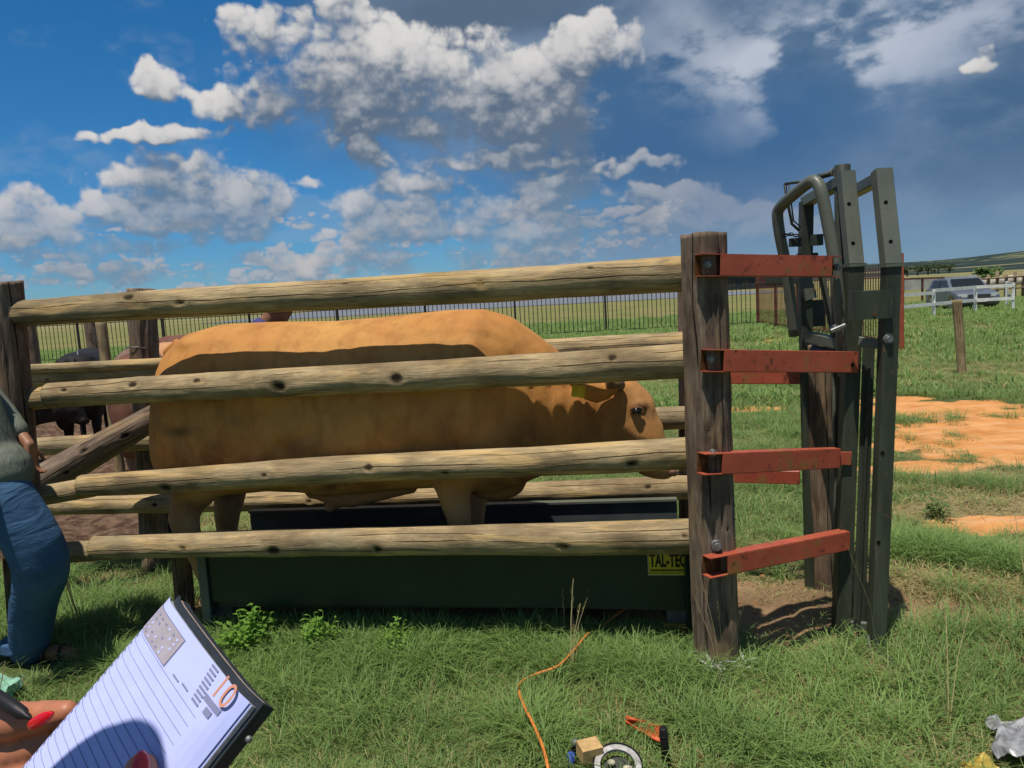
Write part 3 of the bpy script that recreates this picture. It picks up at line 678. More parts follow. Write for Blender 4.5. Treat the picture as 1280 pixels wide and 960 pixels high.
# ------------------------------------------------------------------ the bull
def ring(top, bot, hw, tc, n=28, ex=.82, low=.06):
    """cross-section between two points of the midline, in world space"""
    c = (top+bot)/2; up = (top-bot)/2; side_ = Vector(e2); vs = []
    for k in range(n):
        th = 2*math.pi*k/n; c_, s_ = math.cos(th), math.sin(th)
        x = math.copysign(abs(c_)**ex, c_)*hw*(1-low*s_); y = math.copysign(abs(s_)**ex, s_)
        vs.append(c+up*y+side_*x)
    return vs
def loft(mb, rings):
    n = len(rings[0]); vs = [v for r_ in rings for v in r_]; m_ = len(rings)
    fs = [(i*n+k, i*n+(k+1) % n, (i+1)*n+(k+1) % n, (i+1)*n+k) for i in range(m_-1) for k in range(n)]
    fs += [tuple(range(n-1, -1, -1)), tuple((m_-1)*n+k for k in range(n))]
    mb.add(vs, fs, 0, True)
TC = .43
BST = [(211, 478, 213, 540, .09), (214, 452, 216, 580, .19), (222, 432, 222, 604, .27), (242, 415, 238, 616, .318), (280, 405, 280, 616, .345),
       (340, 402, 345, 610, .35), (420, 401, 420, 616, .352), (500, 394, 500, 608, .348), (560, 387, 552, 606, .338), (605, 386, 592, 610, .315),
       (640, 396, 622, 614, .255), (668, 415, 648, 606, .200), (700, 440, 676, 594, .165), (735, 462, 708, 588, .15), (765, 471, 738, 584, .14),
       (790, 471, 756, 578, .135), (811, 490, 768, 574, .125), (823, 520, 780, 577, .112), (832, 548, 790, 584, .098), (839, 570, 800, 592, .084),
       (844, 584, 814, 597, .074), (843, 594, 830, 599, .05)]
bb = MB()
loft(bb, [ring(al(a, b, TC), al(c, d, TC), hw, TC) for a, b, c, d, hw in BST])
RZ = Matrix.Rotation(AANG, 3, 'Z')
def eb(px, py, t, r): bb.ell(al(px, py, t), r, RZ, 16, 12)
for sg_ in (-1, 1):
    eb(264, 545, TC+sg_*.17, (.21, .15, .33)); eb(246, 590, TC+sg_*.18, (.13, .11, .20)); eb(588, 530, TC+sg_*.17, (.20, .125, .30)); eb(575, 575, TC+sg_*.17, (.13, .10, .18))
    eb(248, 432, TC+sg_*.13, (.11, .10, .055)); eb(700, 520, TC+sg_*.09, (.24, .09, .18))
    eb(797, 507, TC+sg_*.095, (.045, .035, .03)); eb(282, 470, TC+sg_*.20, (.26, .13, .12)); eb(330, 500, TC+sg_*.21, (.20, .125, .22)); eb(480, 520, TC+sg_*.20, (.30, .145, .28)); eb(772, 545, TC+sg_*.075, (.11, .055, .11)); eb(832, 586, TC+sg_*.045, (.05, .04, .045))
eb(790, 492, TC, (.07, .11, .055)); eb(808, 510, TC, (.045, .09, .075)); eb(820, 540, TC, (.04, .06, .08)); eb(620, 604, TC, (.16, .10, .09)); eb(780, 484, TC, (.08, .105, .05))
def limb(pts, sqz=1.0):
    """pts: (px, py, half width px, t)"""
    P_ = []; rr = []
    for (x, y, h, t_) in pts: P_.append(al(x, y, t_)); rr.append(h/960*(P_[-1].y))
    vs = []; n = 18
    for p, r_ in zip(P_, rr):
        for k in range(n): th = 2*math.pi*k/n; vs.append(p+Vector(e1)*math.cos(th)*r_+Vector(e2)*math.sin(th)*r_*sqz)
    m_ = len(P_)
    bb.add(vs, [(i*n+k, i*n+(k+1) % n, (i+1)*n+(k+1) % n, (i+1)*n+k) for i in range(m_-1) for k in range(n)]+[tuple(range(n-1, -1, -1)), tuple((m_-1)*n+k for k in range(n))])
limb([(246, 560, 44, .26), (243, 600, 31, .25), (240, 622, 25, .25), (230, 648, 21.5, .25), (235, 668, 18, .25), (249, 700, 13, .26), (262, 728, 14, .27), (268, 735, 18, .27)], .72)
limb([(285, 560, 40, .60), (288, 600, 25, .60), (287, 625, 20, .60), (284, 645, 17, .60), (284, 668, 13, .60), (286, 690, 12, .60), (290, 706, 16, .60)], .8)
limb([(566, 545, 40, .27), (563, 590, 27, .26), (568, 620, 21, .26), (574, 655, 16, .26), (576, 690, 14, .26), (577, 715, 12, .26), (580, 730, 15, .26), (583, 742, 18, .26)], .8)
limb([(600, 560, 34, .62), (596, 600, 20, .62), (594, 640, 13, .62), (594, 670, 12, .62), (596, 700, 11, .62), (599, 715, 15, .62)], .85)
bb.tube([al(460, 604, TC), al(436, 616, TC), al(418, 628, TC), al(409, 638, TC)], [.09, .075, .04, .025], 12)
bb.tube([al(385, 606, TC), al(440, 612, TC), al(520, 604, TC)], [.07, .10, .05], 12)
bb.tube([al(226, 428, TC), al(210, 440, TC), al(204, 470, TC), al(206, 530, TC), al(213, 590, TC)], [.035, .03, .024, .02, .02], 10)
for k in range(5):
    eb(648+k*17, 500+k*4, TC-.165+.012*k, (.012, .02, .15))
bme = remesh(bb, .0135, 7)
bull = empty('bull', st(-1.3, TC, 0), 'golden brown bull with lowered head standing between the timber rails', 'bull')
def hide_attrs(me, nose=True):
    n = len(me.vertices); co = np.empty(n*3); me.vertices.foreach_get('co', co); co = co.reshape(-1, 3)
    s = (co-A0)@e1; z = co[:, 2]
    s_neck = stz(al(640, 500, .3))[0]; s_head = stz(al(770, 500, .3))[0]; s_mz = stz(al(815, 570, .4))[0]
    neck = np.clip((s-s_neck)/.12, 0, 1)*np.clip((s_mz+.02-s)/.1, .1, 1)
    pale = np.clip((.85-z)/.25, 0, 1)*np.clip((s_neck-s)/.2, 0, 1)*.9
    pale = np.maximum(pale, np.clip((s-s_head)/.12, 0, 1)*.35)
    pale = np.maximum(pale, np.clip((s-s_mz)/.05, 0, 1)*np.clip((.92-z)/.1, 0, 1)*.9)
    dirt_shade = np.zeros(n)  # stains, dark eye skin, and smudges painted in for missing form shading
    for (px, py, rx, rz, a) in ((255, 575, .28, .10, .7), (375, 560, .14, .06, .6), (560, 545, .13, .12, .45), (215, 600, .12, .15, .5), (650, 560, .10, .14, .5), (270, 560, .1, .05, .7),
                                (232, 640, .10, .06, .8), (420, 612, .25, .05, .9), (625, 615, .15, .06, .8), (225, 540, .09, .03, .8), (530, 575, .15, .05, .5), (740, 540, .1, .1, .35), (775, 520, .05, .12, .4), (803, 518, .045, .03, 1.0), (815, 530, .03, .03, .8)):
        c = al(px, py, .1); cs_ = stz(c); d_ = np.hypot((s-cs_[0])/rx, (z-cs_[2])/rz); dirt_shade = np.maximum(dirt_shade, a*np.exp(-d_*d_))
    for nm, v in (('neck', neck), ('pale', pale), ('dirt_shade', dirt_shade)): me.attributes.new(nm, 'FLOAT', 'POINT').data.foreach_set('value', v.astype(np.float32))
hide_attrs(bme)
# fold lines pressed into the skin of the neck and flank
co = np.empty(len(bme.vertices)*3); bme.vertices.foreach_get('co', co); co = co.reshape(-1, 3)
s_ = (co-A0)@e1; t__ = (co-A0)@e2; z_ = co[:, 2]
amp = np.clip((s_-stz(al(640, 500, .3))[0])/.1, 0, 1)*np.clip((stz(al(765, 500, .3))[0]-s_)/.08, 0, 1)*np.clip((TC-.05-t__)/.1, 0, 1)
wrk = np.clip(1-np.abs(n2(s_*2.6, z_*.35, 1.9, 2, 3)-.5)/.035, 0, 1)*amp*.020
hip = np.clip(1-np.abs((z_-1.30)-(s_+2.45)*-.5)/.02, 0, 1)*np.exp(-((s_+2.45)/.10)**2)*.012
co += (wrk+hip)[:, None]*e2[None, :]*(t__ < TC)[:, None]
def inset(px0, py0, px1, py1, wd, dp):
    a = stz(al(px0, py0, .1)); b = stz(al(px1, py1, .1)); ax, az_, bx_, bz_ = a[0], a[2], b[0], b[2]; L2 = (bx_-ax)**2+(bz_-az_)**2
    tt_ = np.clip(((s_-ax)*(bx_-ax)+(z_-az_)*(bz_-az_))/L2, 0, 1); d_ = np.hypot(s_-ax-tt_*(bx_-ax), z_-az_-tt_*(bz_-az_)); return dp*np.exp(-(d_/wd)**2)
ins = inset(335, 520, 350, 610, .09, .035)+inset(345, 560, 330, 600, .035, .02)+inset(528, 500, 520, 600, .07, .022)+inset(622, 470, 640, 600, .05, .03)+inset(262, 470, 300, 520, .05, .012)+inset(205, 530, 240, 560, .025, .012)
for fx0, fx1 in ((660, 668), (683, 690), (706, 708), (728, 724), (748, 742)): ins = ins+inset(fx0, 490, fx1, 590, .014, .011)
ins = ins+inset(605, 425, 640, 470, .05, .012)+inset(365, 552, 395, 540, .02, .010)+inset(218, 535, 232, 545, .012, .012)
co += ins[:, None]*e2[None, :]*(t__ < TC)[:, None]
rib = np.sin(s_*34+z_*5)*np.exp(-((s_+1.15)/.33)**2)*np.exp(-((z_-1.12)/.2)**2)*.0035
co += rib[:, None]*e2[None, :]*(t__ < TC)[:, None]
co += (fbm(co*4, 4)-.5)[:, None]*.042*e2[None, :]*(t__ < TC)[:, None]
bme.vertices.foreach_set('co', co.ravel()); bme.update()
shift(bme, worldloc(bull)); body = link('body', bme, bull, M['hide'])
def bpart(name, mb, m_, par=None): return mb.build(name, m_, par or bull)
bt_ = .43-.135
E_ = al(796, 514, .29)
o = MB(); o.ell(E_+Vector((0, .006, 0)), (.026, .016, .017), RZ, 14, 10); ey = bpart('eye', o, M['eye'])
M['lid'] = flat('lid_skin', (.20, .09, .04), .6)
o = MB(); a_ = [E_+Vector(e1)*math.cos(x)*.030+Vector((0, 0, 1))*math.sin(x)*(.019 if x < math.pi else .015)+Vector(e2)*(-.004+.016*abs(math.cos(x))) for x in np.linspace(0, 2*math.pi, 21)]
o.tube(a_, .0045, 8); bpart('eyelid', o, M['lid'])
# ear, tag, horn stub
o = MB()
rings = []
for f_, hw, tk in ((0, .022, .02), (.2, .045, .02), (.45, .058, .016), (.7, .050, .012), (.9, .028, .008), (1.0, .008, .004)):
    p = al(772, 484, .27).lerp(al(712, 479, .22), f_); p = p+Vector((0, 0, -.03*f_*(1-f_)*4))
    rings.append([p+Vector((0, 0, 1))*math.sin(2*math.pi*k/12)*hw+Vector(e2)*(math.cos(2*math.pi*k/12)*tk+.015*abs(math.sin(2*math.pi*k/12))) for k in range(12)])
loft(o, rings); ear = bpart('ear', o, M['hide'])
o = MB(); p = al(723, 489, .19); o.box(p, (.062, .003, .058), Matrix.Rotation(AANG, 3, 'Z') @ Matrix.Rotation(R(9), 3, 'Y')); tg = bpart('ear_tag', o, M['tagy'], ear); tg['label'] = 'yellow ear tag'
o = MB(); o.ell(p+Vector((0, -.004, .022)), (.007, .004, .007)); bpart('tag_button', o, M['tagy'], ear)
o = MB(); o.tube([al(775, 482, .30), al(768, 479, .26), al(759, 480, .235)], [.03, .028, .016], 12); bpart('horn', o, M['horn'])
o = MB(); o.ell(al(838, 589, .385), (.030, .026, .028), RZ); o.ell(al(838, 589, .47), (.03, .026, .028), RZ)
o.ell(al(842, 588, TC), (.030, .05, .03), RZ); nz = remesh(o, .006, 4); shift(nz, worldloc(bull)); link('nose', nz, bull, M['nose'])
o = MB(); o.ell(al(842, 586, .385), (.008, .012, .007), RZ); bpart('nostril', o, M['eye'])
for (x, y, t_) in ((270, 740, .27), (290, 712, .60), (584, 747, .26), (600, 720, .62)):
    o = MB(); p = al(x, y, t_); o.tube([(p.x, p.y, .195), (p.x+.01, p.y, .235), (p.x, p.y, .265)], [.062, .058, .045], 14, sq=.8); bpart('hoof', o, M['eye'])

# ------------------------------------------------------------------ steel head gate
hg = empty('head_gate', (1.5, 3.6, 0), 'grey green steel head gate with bent tube hoop and tall square posts', 'cattle head gate')
M['gate_in'] = flat('inner_green', (.040, .046, .034), .55, .3)
M['hole'] = flat('hole_black', (.008, .008, .008), .9, .05, var=0)
def hbar(name, a, b, w_, d_, Ya, Yb=None, up=(0, 1, 0), m_='gate', par=None, bev=.004):
    Yb = Ya if Yb is None else Yb
    pa = a if isinstance(a, Vector) else at(a[0], a[1], Ya); pb = b if isinstance(b, Vector) else at(b[0], b[1], Yb)
    o = MB(); o.bar(pa, pb, w_, d_, up, bev=bev); return o.build(name, M[m_], par or hg)
# outer frame
Yr, Yl = 3.33, 3.47
kr = at(1114, 331, Yr); br = at(1094, 818, Yr); br.z = -.06; trr = at(1102, 213, Yr+.10)
l1 = hbar('front_leg', br, kr, .066, .062, Yr, m_='gate_low')
l1b = hbar('front_leg_top', kr, trr, .073, .060, Yr)
rearR = at(1056, 246, 4.0); hbar('top_bar', trr-Vector((0, 0, .03)), rearR, .060, .050, Yr, up=(0, 0, 1))
hbar('rear_leg', at(1052, 740, 4.05)-Vector((0, 0, .12)), at(1054, 246, 4.02), .06, .05, 4.03, m_='gate_in')
# inner frame
kl = at(1068, 331, Yl); bl_ = at(1050, 797, Yl); bl_.z = -.06; tl = at(1057, 216, Yl+.10)
hbar('front_leg', bl_, kl, .068, .066, Yl, m_='gate_low')
hbar('front_leg_top', kl, tl, .066, .060, Yl)
rl = at(1008, 252, 4.0); hbar('top_bar', tl-Vector((0, 0, .03)), rl, .058, .050, Yl, up=(0, 0, 1))
rk = at(1006, 350, 4.0); rb_ = at(1015, 748, 4.0); rb_.z = -.05
hbar('rear_leg', rb_, rk, .060, .05, 4.0, m_='gate_low'); hbar('rear_leg_top', rk, rl, .060, .055, 4.0, m_='gate_in')
# weld plates at the bends
for p_, w_ in ((kr, .080), (kl, .076)):
    o = MB(); o.box(p_+Vector((0, -.002, -.002)), (w_, .075, .014)); o.build('weld_collar', M['gate'], hg)
# bolt holes and bolts
M['hole'] = flat('hole_black', (.008, .008, .008), .9, .05, var=0)
for (x, y, yy) in ((1061, 255, Yl+.066-.0305), (1066, 304, Yl+.0235-.0305), (1107, 253, Yr+.066-.0305), (1113, 302, Yr+.025-.0305), (1103, 566, Yr-.031), (1098, 678, Yr-.031)):
    p = at(x, y, yy); o = MB(); n_ = Vector((0, -1, .0))
    o.tube([p+Vector((0, .012, 0)), p+Vector((0, -.0028 if y > 320 else -.004, 0))], .0085, 12); o.build('bolt_hole', M['hole'], hg)
for (x, y, yy) in ((1111, 424, Yr-.038), (1045, 411, Yl-.03)):
    p = at(x, y, yy); o = MB(); o.tube([p+Vector((0, .02, 0)), p+Vector((0, -.010, 0))], .014, 6); o.tube([p+Vector((0, .02, 0)), p+Vector((0, -.002, 0))], .02, 14); o.build('bolt', M['bolt'], hg)
# tube hoop
hp = [at(1056, 470, 3.52), at(1049, 380, 3.50), at(1042, 320, 3.50), at(1034, 275, 3.51), at(1028, 245, 3.52), at(1023, 231, 3.54), at(1016, 226, 3.57), at(1006, 232, 3.63),
      at(990, 245, 3.75), at(979, 255, 3.83), at(973, 263, 3.87), at(972, 272, 3.88), at(975, 295, 3.89), at(980, 320, 3.9), at(985, 350, 3.9), at(993, 420, 3.92)]
o = MB()
def smoothpath(p, k=5):
    out = []
    for i in range(len(p)-1):
        p0, p1, p2, p3 = p[max(i-1, 0)], p[i], p[i+1], p[min(i+2, len(p)-1)]
        for j in range(k):
            t = j/k; out.append(.5*((2*p1)+(-p0+p2)*t+(2*p0-5*p1+4*p2-p3)*t*t+(-p0+3*p1-3*p2+p3)*t**3))
    return out+[p[-1]]
o.tube(smoothpath(hp), .0275, 18); h_ = o.build('tube_hoop', M['gate'], hg)
# upright pole with cap, latch rods, lever
o = MB(); tpz = at(1053, 206, 3.62); o.tube([(tpz.x, tpz.y, .1), (tpz.x, tpz.y, tpz.z-.004), (tpz.x, tpz.y, tpz.z)], [.036, .036, .032], 18); o.build('round_pole', M['gate_in'], hg)
o = MB(); o.tube([at(1042, 216, 3.64), at(1020, 222, 3.72), at(1006, 227, 3.78)], .0135, 10); o.tube([at(1008, 226, 3.77), at(981, 230, 3.86)], .007, 8); o.build('latch_rod', M['gate_in'], hg)
o = MB(); o.tube([at(1042, 215, 3.64), at(1040, 216, 3.65)], .018, 10); o.build('rod_eye', M['bolt'], hg)
o = MB(); o.tube([at(981, 229, 3.86), at(984, 250, 3.86), at(990, 280, 3.86), at(999, 288, 3.86)], .0075, 8); o.tube([at(986, 231, 3.87), at(992, 276, 3.87), at(1001, 284, 3.87)], .004, 8); o.build('lever', M['gate_in'], hg)
o = MB(); o.box(at(994, 303, 3.9), (.055, .03, .042)); o.box(at(1021, 300, 3.9), (.05, .04, .055)); o.box(at(1009, 319, 3.94), (.1, .03, .02)); o.build('latch_box', M['gate_in'], hg)
ch = [at(982+3.2*k, 294-1.1*math.sin(k*.9), 3.84) for k in range(6)]
for k, p in enumerate(ch):
    o = MB(); o.tube([p+Vector((math.cos(a)*.012, (math.sin(a)*.006 if k % 2 else 0), (0 if k % 2 else math.sin(a)*.007))) for a in np.linspace(0, 2*math.pi, 11)], .0028, 6); o.build('chain_link', M['chain'], hg)
# bracket joining the two posts
o = MB(); c = at(1092, 381, Yr-.045); wv_, hv_ = .160, .118
o.box(c, (wv_, .004, hv_)); o.box(c+Vector((0, .022, hv_/2)), (wv_, .048, .004)); o.box(c+Vector((0, .022, -hv_/2)), (wv_, .048, .004)); o.box(c+Vector((-wv_/2, .022, 0)), (.004, .048, hv_)); o.box(c+Vector((wv_/2, .022, 0)), (.004, .048, hv_)); bk_ = o.build('bracket', M['gate_low'], hg)
o = MB(); p = at(1093, 393, Yr-.048); o.tube([p+Vector((0, .004, 0)), p+Vector((0, -.004, 0))], .006, 8); o.build('bracket_bolt', M['rust'], bk_)
# sliding jaw plates and rails in the lower half
pa, pb = at(1086, 432, 3.44), at(1074, 776, 3.42)
hbar('jaw_plate', pb, pa, .055, .012, 3.43, m_='gate_low'); hbar('slot', pb.lerp(pa, .15)+Vector((.002, -.008, 0)), pa.lerp(pb, .25)+Vector((.002, -.008, 0)), .006, .004, 3.4, m_='hole')
hbar('jaw_rib', pb+Vector((-.006, -.012, .0)), pa+Vector((-.004, -.012, -.1)), .012, .012, 3.42, m_='gate_in')
for (x, y) in ((1088, 500), (1084, 610), (1078, 690), (1082, 560), (1076, 738)):
    o = MB(); p = at(x, y, 3.427); o.ell(p, (.004, .003, .005)); o.build('weld_spot', M['bolt'], hg)
hbar('cross_sheet', at(1073, 427, 3.40), at(1099, 430, 3.36), .045, .02, 3.4, up=(0, 1, 0))
hbar('cross_sheet', at(1058, 781, 3.46), at(1100, 786, 3.36), .05, .02, 3.4)
hbar('low_beam', at(1012, 421, 3.85), at(1054, 430, 3.55), .055, .05, 3.8, up=(0, 0, 1))
hbar('low_beam', at(1014, 436, 3.87), at(1054, 446, 3.57), .05, .012, 3.8, up=(0, 1, 0), m_='gate_in')
hbar('diagonal_bar', at(1027, 345, 3.7), at(1044, 425, 3.7), .034, .012, 3.7)
hbar('slide_bar', at(1040, 300, 3.66), at(1046, 770, 3.60), .014, .014, 3.6)
hbar('slide_bar', at(1050, 340, 3.75), at(1050, 450, 3.75), .05, .01, 3.75, m_='gate_in')
hbar('back_plate', at(1020, 375, 4.02), at(1021, 408, 4.02), .09, .01, 4.02, m_='gate_in')
hbar('stop_bar', at(1005, 345, 3.97), at(1013, 374, 3.97), .07, .012, 3.97)
o = MB(); p = at(1046, 410, 3.44); o.bar(p+Vector((-.03, -.01, -.012)), p+Vector((.03, -.02, .012)), .018, .012, bev=.004); o.build('handle', M['bolt'], hg)
o = MB(); f0 = gr(1096, 822); o.prism([f0+Vector((-.02, .03, -.01)), f0+Vector((.05, -.07, -.01)), f0+Vector((.09, -.02, -.01)), f0+Vector((.03, .06, -.01))], (0, 0, .028)); o.build('foot_plate', M['gate'], hg)
hbar('foot_pin', gr(1090, 822)+Vector((0, 0, -.03)), at(1084, 795, 3.33), .012, .03, 3.3)

# red channels bolted between the big post and the gate, open side to the viewer at the ends
def channel(a, b, Ya, Yb, h, dpt=.045, openl=.095, openr=0.0, par=None, lab=None):
    """C-section: top and bottom flange, web on the viewer's side cut back at its ends"""
    pa, pb = at(a[0], a[1], Ya), at(b[0], b[1], Yb); d_ = (pb-pa); L = d_.length; d_.normalize(); upv = Vector((0, 0, 1)); upv = (upv-d_*d_.z).normalized(); bk__ = d_.cross(upv); 
    if bk__.y < 0: bk__ = -bk__
    o = MB(); th = .0035; c0, c1 = pa, pb
    o.bar(pa+upv*(h/2)+bk__*dpt/2, pb+upv*(h/2)+bk__*dpt/2, th, dpt, bk__)
    o.bar(pa-upv*(h/2)+bk__*dpt/2, pb-upv*(h/2)+bk__*dpt/2, th, dpt, bk__)
    o.bar(pa+d_*openl, pb-d_*openr, h-.004, th, bk__)
    ob = o.build('red_channel', M['red'], hg)
    if lab: ob['label'] = lab
    o = MB()
    if openl > .02: o.bar(pa+d_*.002+bk__*(dpt-.002), pb-d_*.002+bk__*(dpt-.002), h-.005, .003, bk__); o.build('back_web', M['rust'], ob)
    return ob, pa, pb, d_, bk__, upv
Yp = 3.346-.175
def bolt(p, par, r_=.011):
    o = MB(); o.tube([p+Vector((0, .016, 0)), p+Vector((0, -.006, 0))], r_*1.45, 16); o.tube([p+Vector((0, .0, 0)), p+Vector((0, -.018, 0))], r_, 6); return o.build('bolt', M['bolt'], par)
c1 = channel((877, 331), (1052, 333), Yp-.03, 3.41, .088, .05, .092, .055); bolt(at(884, 331, Yp+.012), c1[0]); bolt(at(1047, 334, 3.44), c1[0])
c2 = channel((884, 451), (1073, 453), Yp-.03, 3.42, .090, .05, .082, 0); bolt(at(888, 449, Yp+.012), c2[0])
o = MB(); p = at(1066, 456, 3.398); o.tube([p, p+Vector((0, .004, 0))], .008, 10); o.build('bolt_hole', M['hole'], c2[0])
c3 = channel((881, 581), (1050, 573), Yp-.05, 3.41, .086, .055, .09, 0); hbar('channel_tongue', at(1046, 573, 3.425), at(1064, 573, 3.425), .062, .006, 3.6, m_='red', par=c3[0])
bolt(at(891, 566, Yp+.012), hg)
c4 = channel((888, 711), (1062, 676), Yp-.06, 3.41, .084, .055, .09, 0)
bolt(at(896, 682, Yp+.008), hg, .016)
for (a, b) in (((905, 471), (1000, 471)), ((918, 594), (1000, 596))):
    hbar('rear_channel', at(*a, 4.2), at(*b, 4.05), .075, .05, 4.1, m_='red')
hbar('rear_channel', at(958, 350, 4.2), at(1012, 348, 4.1), .05, .05, 4.1, m_='gate_in')
# the wooden post behind the gate
gp = empty('gate_post', gr(1034, 742), 'rough brown wooden post standing behind the steel head gate', 'post')
b_ = gr(1034, 742); pole('post_wood', gp, (b_.x, b_.y, -.2), at(1024, 430, b_.y), .082, .075, 77, 'rustpost', n=48, crack=.014, rough=.006)
# ------------------------------------------------------------------ far country
def sheet(name, pts, z, m_, kind='structure'):
    o = MB(); o.add([(x, y, z) for x, y in pts], [tuple(range(len(pts)))]); ob = o.build(name, m_); tag(ob, kind=kind); return ob
M['tar'] = flat('pale_tar', (.16, .17, .19), .8, var=.2, sc=.1)
sheet('road', [(-45, 112), (40, 104), (52, 235), (-60, 250)], .05, M['tar'])
hx = np.linspace(-400, 5200, 150); hy = np.array([420, 480, 560, 700, 900, 1150, 1400, 1700, 2000, 2400, 2900, 3500])
HX, HY = np.meshgrid(hx, hy); a_ = HX/HY
prof = np.interp(a_, [.0, .30, .40, .48, .54, .583, .625, .667, .75, .9, 1.3], [0.001, .008, .0150, .0140, .0128, .0120, .0155, .0195, .0235, .026, .022])
rise = np.clip((HY-420)/1500, 0, 1)**1.1
HZ = prof*HY*rise + 1.7*rise*(HX*0+1) + (n2(HX, HY, .0035, 4)-.5)*8*rise*np.clip((a_-.35)*4, 0, 1)*np.clip((a_-.3)*3, .2, 1)
HZ = np.minimum(HZ, prof*HY*1.12+1.7); HZ[0] = -1.0
vs = [(float(x), float(y), float(z)) for x, y, z in zip(HX.ravel(), HY.ravel(), HZ.ravel())]; nn = len(hx)
hb = MB(); hb.add(vs, [(i*nn+j, i*nn+j+1, (i+1)*nn+j+1, (i+1)*nn+j) for i in range(len(hy)-1) for j in range(nn-1)], 0, True)
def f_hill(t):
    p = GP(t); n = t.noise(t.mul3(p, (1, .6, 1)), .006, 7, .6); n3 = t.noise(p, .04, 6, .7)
    c = t.mix(t.ss(t.m('ADD', n, t.m('MULTIPLY_ADD', n3, .35, -.17)), .35, .46), (.15, .16, .09), (.030, .048, .045))  # woods coloured bluish green to stand in for distance haze
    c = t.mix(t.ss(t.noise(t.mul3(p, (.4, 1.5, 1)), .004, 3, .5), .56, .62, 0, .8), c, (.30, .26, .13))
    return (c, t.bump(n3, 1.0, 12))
M['hill'] = mat('hill_cover_hazed', f_hill, .95, .05)
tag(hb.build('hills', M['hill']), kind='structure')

def leafmat(name, a, b_, tr=.35):
    m_ = bpy.data.materials.new(name); m_.use_nodes = True; t = NT(m_.node_tree); b = t.n['Principled BSDF']; b.inputs['Roughness'].default_value = .55; b.inputs['Specular IOR Level'].default_value = .25
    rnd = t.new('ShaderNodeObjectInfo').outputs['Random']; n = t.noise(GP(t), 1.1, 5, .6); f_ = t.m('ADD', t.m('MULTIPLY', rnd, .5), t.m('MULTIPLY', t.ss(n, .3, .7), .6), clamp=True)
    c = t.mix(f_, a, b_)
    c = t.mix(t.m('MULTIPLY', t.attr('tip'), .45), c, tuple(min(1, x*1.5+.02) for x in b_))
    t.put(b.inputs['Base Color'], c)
    tl = t.new('ShaderNodeBsdfTranslucent'); t.put(tl.inputs[0], t.mix(.5, c, tuple(min(1, x*1.3) for x in b_)))
    mx = t.new('ShaderNodeMixShader'); mx.inputs[0].default_value = tr
    t.l.new(b.outputs[0], mx.inputs[1]); t.l.new(tl.outputs[0], mx.inputs[2]); t.l.new(mx.outputs[0], t.n['Material Output'].inputs[0]); return m_
M['tree'] = leafmat('tree_leaves', (.030, .050, .018), (.065, .095, .030), .25)
M['tree2'] = leafmat('bright_leaves', (.050, .095, .020), (.10, .16, .035), .25)
M['bark'] = flat('bark', (.10, .07, .05), .9)
def tree(px, py_base, Y, w_px, h_px, m_, label, group=None, n=420, seed=0):
    rr = random.Random(seed); b = at(px, py_base, Y); sc = Y/960; W_, H_ = w_px*sc, h_px*sc
    root = empty('tree', (b.x, b.y, b.z), label, 'tree', group)
    o = MB(); o.tube([b-Vector((0, 0, .5)), b+Vector((0, 0, H_*.35)), b+Vector((W_*.05, 0, H_*.6))], [W_*.045, W_*.035, W_*.015], 8)
    for k in range(4): a = k*1.6+seed; o.tube([b+Vector((0, 0, H_*.3)), b+Vector((math.cos(a)*W_*.28, math.sin(a)*W_*.2, H_*.62))], [W_*.022, W_*.008], 6)
    o.build('trunk', M['bark'], root)
    o = MB(); cl = [(rr.uniform(-.33, .33)*W_, rr.uniform(-.25, .25)*W_, rr.uniform(.25, .8)*H_, rr.uniform(.13, .24)) for _ in range(9)]
    for k in range(n):
        c = rr.choice(cl); v = Vector((rr.gauss(0, 1), rr.gauss(0, 1), rr.gauss(0, .8))).normalized()*(rr.random()**.4)
        p = b+Vector((c[0]+v.x*c[3]*W_, c[1]+v.y*c[3]*W_, min(H_, max(H_*.08, c[2]+v.z*c[3]*H_*1.1)))); s = W_*rr.uniform(.035, .07)
        u = Vector((rr.uniform(-1, 1), rr.uniform(-1, 1), rr.uniform(-1, 1))).normalized(); w_ = u.orthogonal().normalized()
        o.add([p+u*s, p+w_*s*.8, p-u*s, p-w_*s*.8], [(0, 1, 2, 3)])
    o.build('crown', m_, root)
for i, (px, y, Y_, wp_, hp_) in enumerate([(1134, 343, 330, 24, 14), (1147, 342, 340, 22, 15), (1160, 341, 350, 24, 13), (1173, 340, 345, 22, 14), (1186, 339, 360, 20, 11)]):
    tree(px, y+1, Y_, wp_, hp_, M['tree'], ['dark tree at the left end of the row beneath the hill', 'second dark tree from the left in the row beneath the hill', 'middle dark tree of the row beneath the hill', 'fourth dark tree from the left in the row beneath the hill', 'dark tree at the right end of the row beneath the hill'][i], 'row of dark trees before the hill', 260, i+1)
tree(1236, 350, 120, 42, 17, M['tree2'], 'low bright green spreading tree behind the parked car', None, 700, 20)
